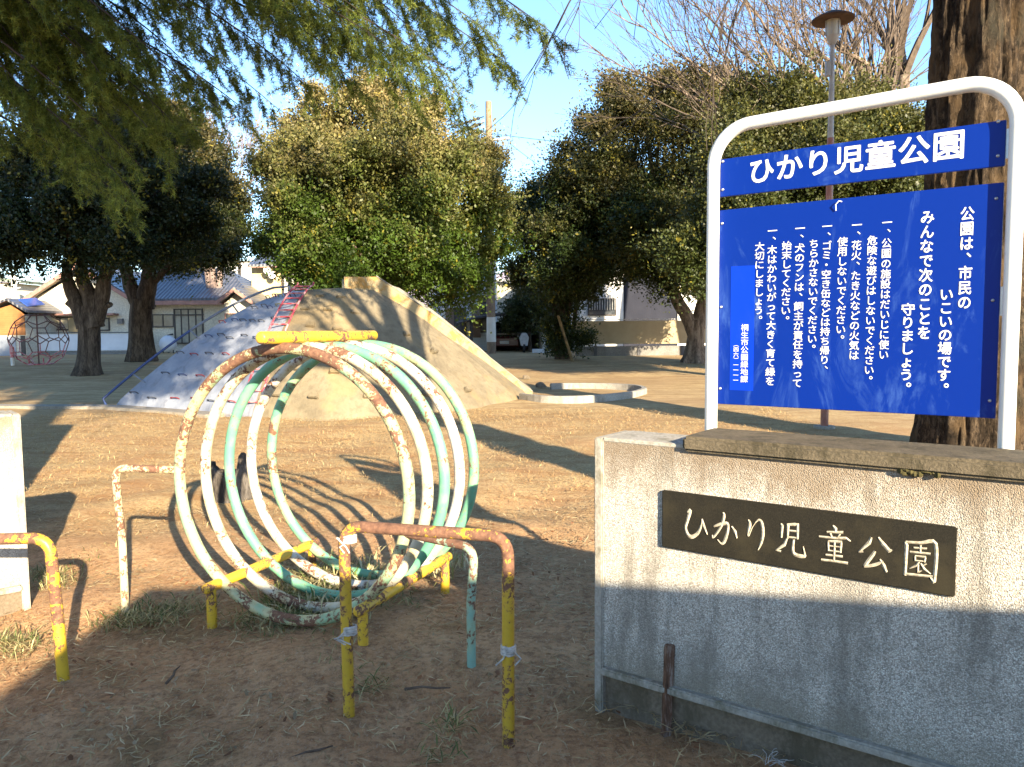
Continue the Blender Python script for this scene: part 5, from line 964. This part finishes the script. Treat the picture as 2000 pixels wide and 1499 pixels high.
# far hills
m = MB(); xs = np.linspace(-1500, 1500, 90); rs = np.random.RandomState(1); hh = 62+20*np.sin(xs/170+1)+12*np.sin(xs/61)+rs.uniform(-3, 3, 90)
vs_ = [];
for x_, h_ in zip(xs, hh): vs_ += [(x_, 900, -5), (x_, 1000, h_), (x_, 1300, -5)]
m.add(vs_, [(i*3+j, i*3+3+j, i*3+4+j, i*3+1+j) for i in range(89) for j in (0, 1)]); kind(m.build('hills', plain('hazy_bare_woods', (.30, .26, .32), 1, .15, .02, .1, 0, 0), None, smooth=True), 'structure')  # distance haze over the bare woods is put into this violet-grey colour

# ------------------------------------------------------------------ unseen blocks added out of view to cast the foreground and left shade
tS = 7.6; hv = Vector((SUN.x, SUN.y, 0)); ce = math.tan(EL)*hv.length
def lift(sx, sy, t): p = Vector((sx, sy, 0))+hv*t; return Vector((p.x, p.y, t*SUN.z))
a0 = lift(-2.28, 3.75, tS); a1 = lift(-2.25, 4.16, tS); a2 = lift(-2.0, 4.52, tS); a3 = lift(-.4, 4.70, tS); Yb = a3.y
def on_wall(px, py): 
    d = ray(px, py); t = (P0-EYEV).dot(WN)/d.dot(WN); p = EYEV+d*t; return p+SUN*((Yb-p.y)/SUN.y)
w0 = on_wall(1165, 1137); a4 = on_wall(1900, 1186)
bA = thing('shade_block', 'unseen low block added behind the photographer to cast the foreground shade', 'shade_block', Vector((a0.x+8, Yb-4, 0))); m = MB()  # added shade caster, outline traced back from its shadow edge towards the sun
poly = [Vector((a0.x, Yb, -.1)), Vector((a0.x, Yb, a0.z)), Vector((a1.x, Yb, a1.z)), Vector((a2.x, Yb, a2.z)), Vector((a3.x, Yb, a3.z)), Vector((w0.x, Yb, w0.z)), Vector((a4.x, Yb, a4.z)), Vector((a4.x+4, Yb, a4.z+(a4.z-w0.z)*3)), Vector((a4.x+4, Yb, -.1))]
m.prism(poly, (0, -5, 0)); m.build('wall', M['foot'], bA)
bB = thing('shade_box', 'unseen tall box added behind the left gate wall to cast shade', 'shed', Vector((-5.1, 5.3, 0))); m = MB(); m.box((-6.2, 4.7, -.1), (-4.13, 6.0, 2.62)); m.build('wall', M['white_h'], bB); m = MB(); m.box((-6.25, 4.6, 2.622), (-4.12, 6.02, 2.66)); m.build('roof', M['tile'], bB)  # added box, sized to throw the sharp shadow edge at far left

# ------------------------------------------------------------------ litter, straw, weeds
def blades(name, n, xr, yr, ln, wd, tilt, cols, seed, mask=None, curl=.3, yp=1.0):
    rs = np.random.RandomState(seed); X = rs.uniform(*xr, n); Yv = yr[0]+(yr[1]-yr[0])*rs.rand(n)**yp
    if mask is not None: k = mask(X, Yv, rs); X, Yv = X[k], Yv[k]; n = len(X)
    a = rs.uniform(0, 6.283, n); el = np.abs(rs.normal(0, tilt, n)); L = ln*rs.uniform(.4, 1.5, n); d = np.stack([np.cos(a)*np.cos(el), np.sin(a)*np.cos(el), np.sin(el)], 1); s = np.stack([-np.sin(a), np.cos(a), rs.uniform(-.4, .4, n)], 1)*(wd*rs.uniform(.6, 1.4, n))[:, None]
    t = np.clip((Yv-22)/14, 0, 1); p = np.stack([X, Yv, .3*t*t*(3-2*t)+.004+rs.uniform(0, .008, n)], 1); md = p+d*(L*.55)[:, None]; bend = rs.uniform(-curl, curl, n)[:, None]*s/wd; e = p+d*L[:, None]+bend*L[:, None]*.5+np.array([0, 0, -.25])*(L*np.sin(el))[:, None]
    v = np.stack([p-s*.6, p+s*.6, md+s, md-s, md-s, md+s, e+s*.15, e-s*.15], 1).reshape(-1, 3); pal = np.array(cols); ci = rs.randint(0, len(pal), n); c = pal[ci]*rs.uniform(.7, 1.25, (n, 1))
    return kind(raw_mesh(name, v, 4, M['straw'], None, (0, 0, 0), cols=c), 'stuff')
ST = [(.50, .38, .20), (.42, .30, .15), (.58, .46, .27), (.34, .21, .10)]
rsn = np.random.RandomState(5); cl = rsn.uniform([-5, 2.2], [3, 8], (190, 2))
def patch(X, Yv, rs):
    d = np.full(len(X), 9.); 
    for c in cl: d = np.minimum(d, np.hypot(X-c[0], (Yv-c[1])*1.0))
    return rs.rand(len(X)) < np.exp(-(d/.17)**2)+.34
blades('long_straw', 2600, (-4.6, 2.2), (2.2, 6.8), .12, .0021, .10, ST, 7, patch, .6)
blades('straw_litter', 38000, (-4.6, 2.2), (2.2, 6.8), .052, .0024, .16, ST, 1, patch, .5)
blades('dry_turf', 85000, (-9, 5), (5.6, 15), .055, .0024, .42, [(.50, .34, .155), (.58, .43, .22), (.40, .25, .11), (.46, .27, .11)], 2, lambda X, Yv, rs: (np.abs(X) < Yv*.72+.5) & (rs.rand(len(X)) < np.clip((Yv-5.4)/2, 0, 1)), .3, .8)
lit = blades('fallen_leaves', 1900, (-4, 2.0), (2.3, 6.2), .034, .008, .3, [(.26, .11, .05), (.20, .09, .045), (.30, .20, .11), (.30, .14, .07), (.34, .25, .15)], 3, patch, .2)
def tufts(name, spots, cols, ln, wd, seed, n=90, spread=.14, tilt=.9):
    rs = np.random.RandomState(seed); Xs, Ys = [], []
    for (px, py, k, s_) in spots: p = G(px, py); Xs.append(p.x+rs.normal(0, s_, int(n*k))); Ys.append(p.y+rs.normal(0, s_, int(n*k)))
    X = np.concatenate(Xs); Yv = np.concatenate(Ys); nn = len(X); a = rs.uniform(0, 6.28, nn); el = np.abs(rs.normal(tilt, .35, nn)); L = ln*rs.uniform(.4, 1.4, nn)
    d = np.stack([np.cos(a)*np.cos(el), np.sin(a)*np.cos(el), np.sin(el)], 1); s = np.stack([-np.sin(a), np.cos(a), 0*a], 1)*(wd*rs.uniform(.6, 1.4, nn))[:, None]; p = np.stack([X, Yv, 0*X], 1); md = p+d*(L*.55)[:, None]; hd = d*[1, 1, 0]; e = md+(hd*.5+d*.25)*L[:, None]*.7
    v = np.stack([p-s*.4, p+s*.4, md+s, md-s, md-s, md+s, e+s*.1, e-s*.1], 1).reshape(-1, 3); pal = np.array(cols); c = pal[rs.randint(0, len(pal), nn)]*rs.uniform(.7, 1.3, (nn, 1)); return kind(raw_mesh(name, v, 4, M['straw'], None, (0, 0, 0), cols=c), 'stuff')
GR = [(.09, .12, .035), (.14, .16, .05), (.36, .31, .15), (.48, .40, .20), (.42, .36, .17)]
tufts('weeds', [(620, 1160, 5, .15), (575, 1185, 4, .12), (660, 1140, 4, .13), (700, 1120, 2.5, .12), (600, 1215, 2, .12), (540, 1200, 2, .12), (520, 1215, 1.5, .12), (300, 1205, 3.2, .12), (250, 1215, 1.6, .08), (350, 1190, 1.4, .1), (85, 1120, 1.6, .08), (110, 1140, 1.6, .07), (10, 1255, 1.8, .07), (50, 1270, 1, .07), (170, 1100, .8, .1), (640, 1270, 1.1, .08), (660, 1300, .7, .08), (880, 1415, .5, .05), (730, 1345, .5, .05), (620, 1120, 2, .15), (210, 1080, .6, .1), (770, 1180, 1, .1), (860, 1470, .4, .05)], GR, .085, .0028, 4, 130, tilt=.5)
tufts('matted_grass', [(610, 1165, 1, .13), (640, 1185, 1, .12), (590, 1195, .8, .10), (680, 1150, .9, .12), (560, 1175, .6, .10), (700, 1180, .5, .10), (640, 1120, .6, .14), (570, 1215, .5, .1), (650, 1215, .5, .1)], [(.50, .43, .23), (.42, .36, .17), (.58, .50, .30), (.16, .18, .06), (.11, .15, .04), (.36, .31, .15)], .15, .0046, 16, 230, tilt=.42)
tufts('bamboo_grass', [(872, 1115, .8, .06), (850, 1128, .5, .05), (720, 1130, .3, .05), (690, 1150, .25, .05), (600, 1130, .3, .12), (900, 1110, .2, .05), (780, 1110, .3, .08)], [(.50, .43, .22), (.58, .50, .30), (.34, .33, .14)], .17, .0075, 6, 60)
tufts('far_grass', [(x_, y_, 1.6, .5) for x_, y_ in ((1010, 705), (1060, 703), (1090, 712), (1130, 712), (1180, 704), (1230, 702), (1280, 704), (1330, 710), (1350, 716), (1300, 712), (1400, 715))], [(.46, .33, .15), (.38, .25, .10), (.52, .40, .20)], .22, .012, 9, 120)
M['stick'] = plain('fallen_twig', (.16, .11, .075), .9, .3, 20)
for i, (p, q, lab) in enumerate((((325, 1340), (352, 1305), 'straight brown twig lying in the shaded dirt below the hoops'), ((790, 1352), (880, 1348), 'dark thin twig on the dirt right of the barrier leg'), ((560, 1492), (650, 1462), 'pale curved twig on the bare earth at the bottom edge'))):
    a, c = G(*p), G(*q); m = MB(); m.tube([a+Z*.012, a.lerp(c, .35)+Vector((.006, .01, .016)), a.lerp(c, .7)+Vector((-.004, -.006, .014)), c+Z*.01], [.007, .006, .005, .003], 6); tag(m.build('twig', M['stick'], None, a, smooth=True), lab, 'twig', 'fallen twigs on the ground')
rs = random.Random(14); m = MB()
for k in range(11):
    p = G(1515+rs.uniform(-26, 26), 1492+rs.uniform(-3, 6)); q = p.copy(); pts = [q+Z*.005]; d = Vector((rs.uniform(-1, 1), rs.uniform(-.4, .4), 1.0)).normalized()
    for j in range(6): d = (d+Vector((rs.gauss(0, .4), rs.gauss(0, .3), -.3))).normalized(); q = q+d*.014; pts.append(Vector((q.x, q.y, max(q.z, .006))))
    m.tube(pts, .0014, 4)
tag(m.build('dry_roots', M['rag'], None, G(1515, 1490), smooth=True), 'wispy pale dried roots at the foot of the plaque wall', 'plant')
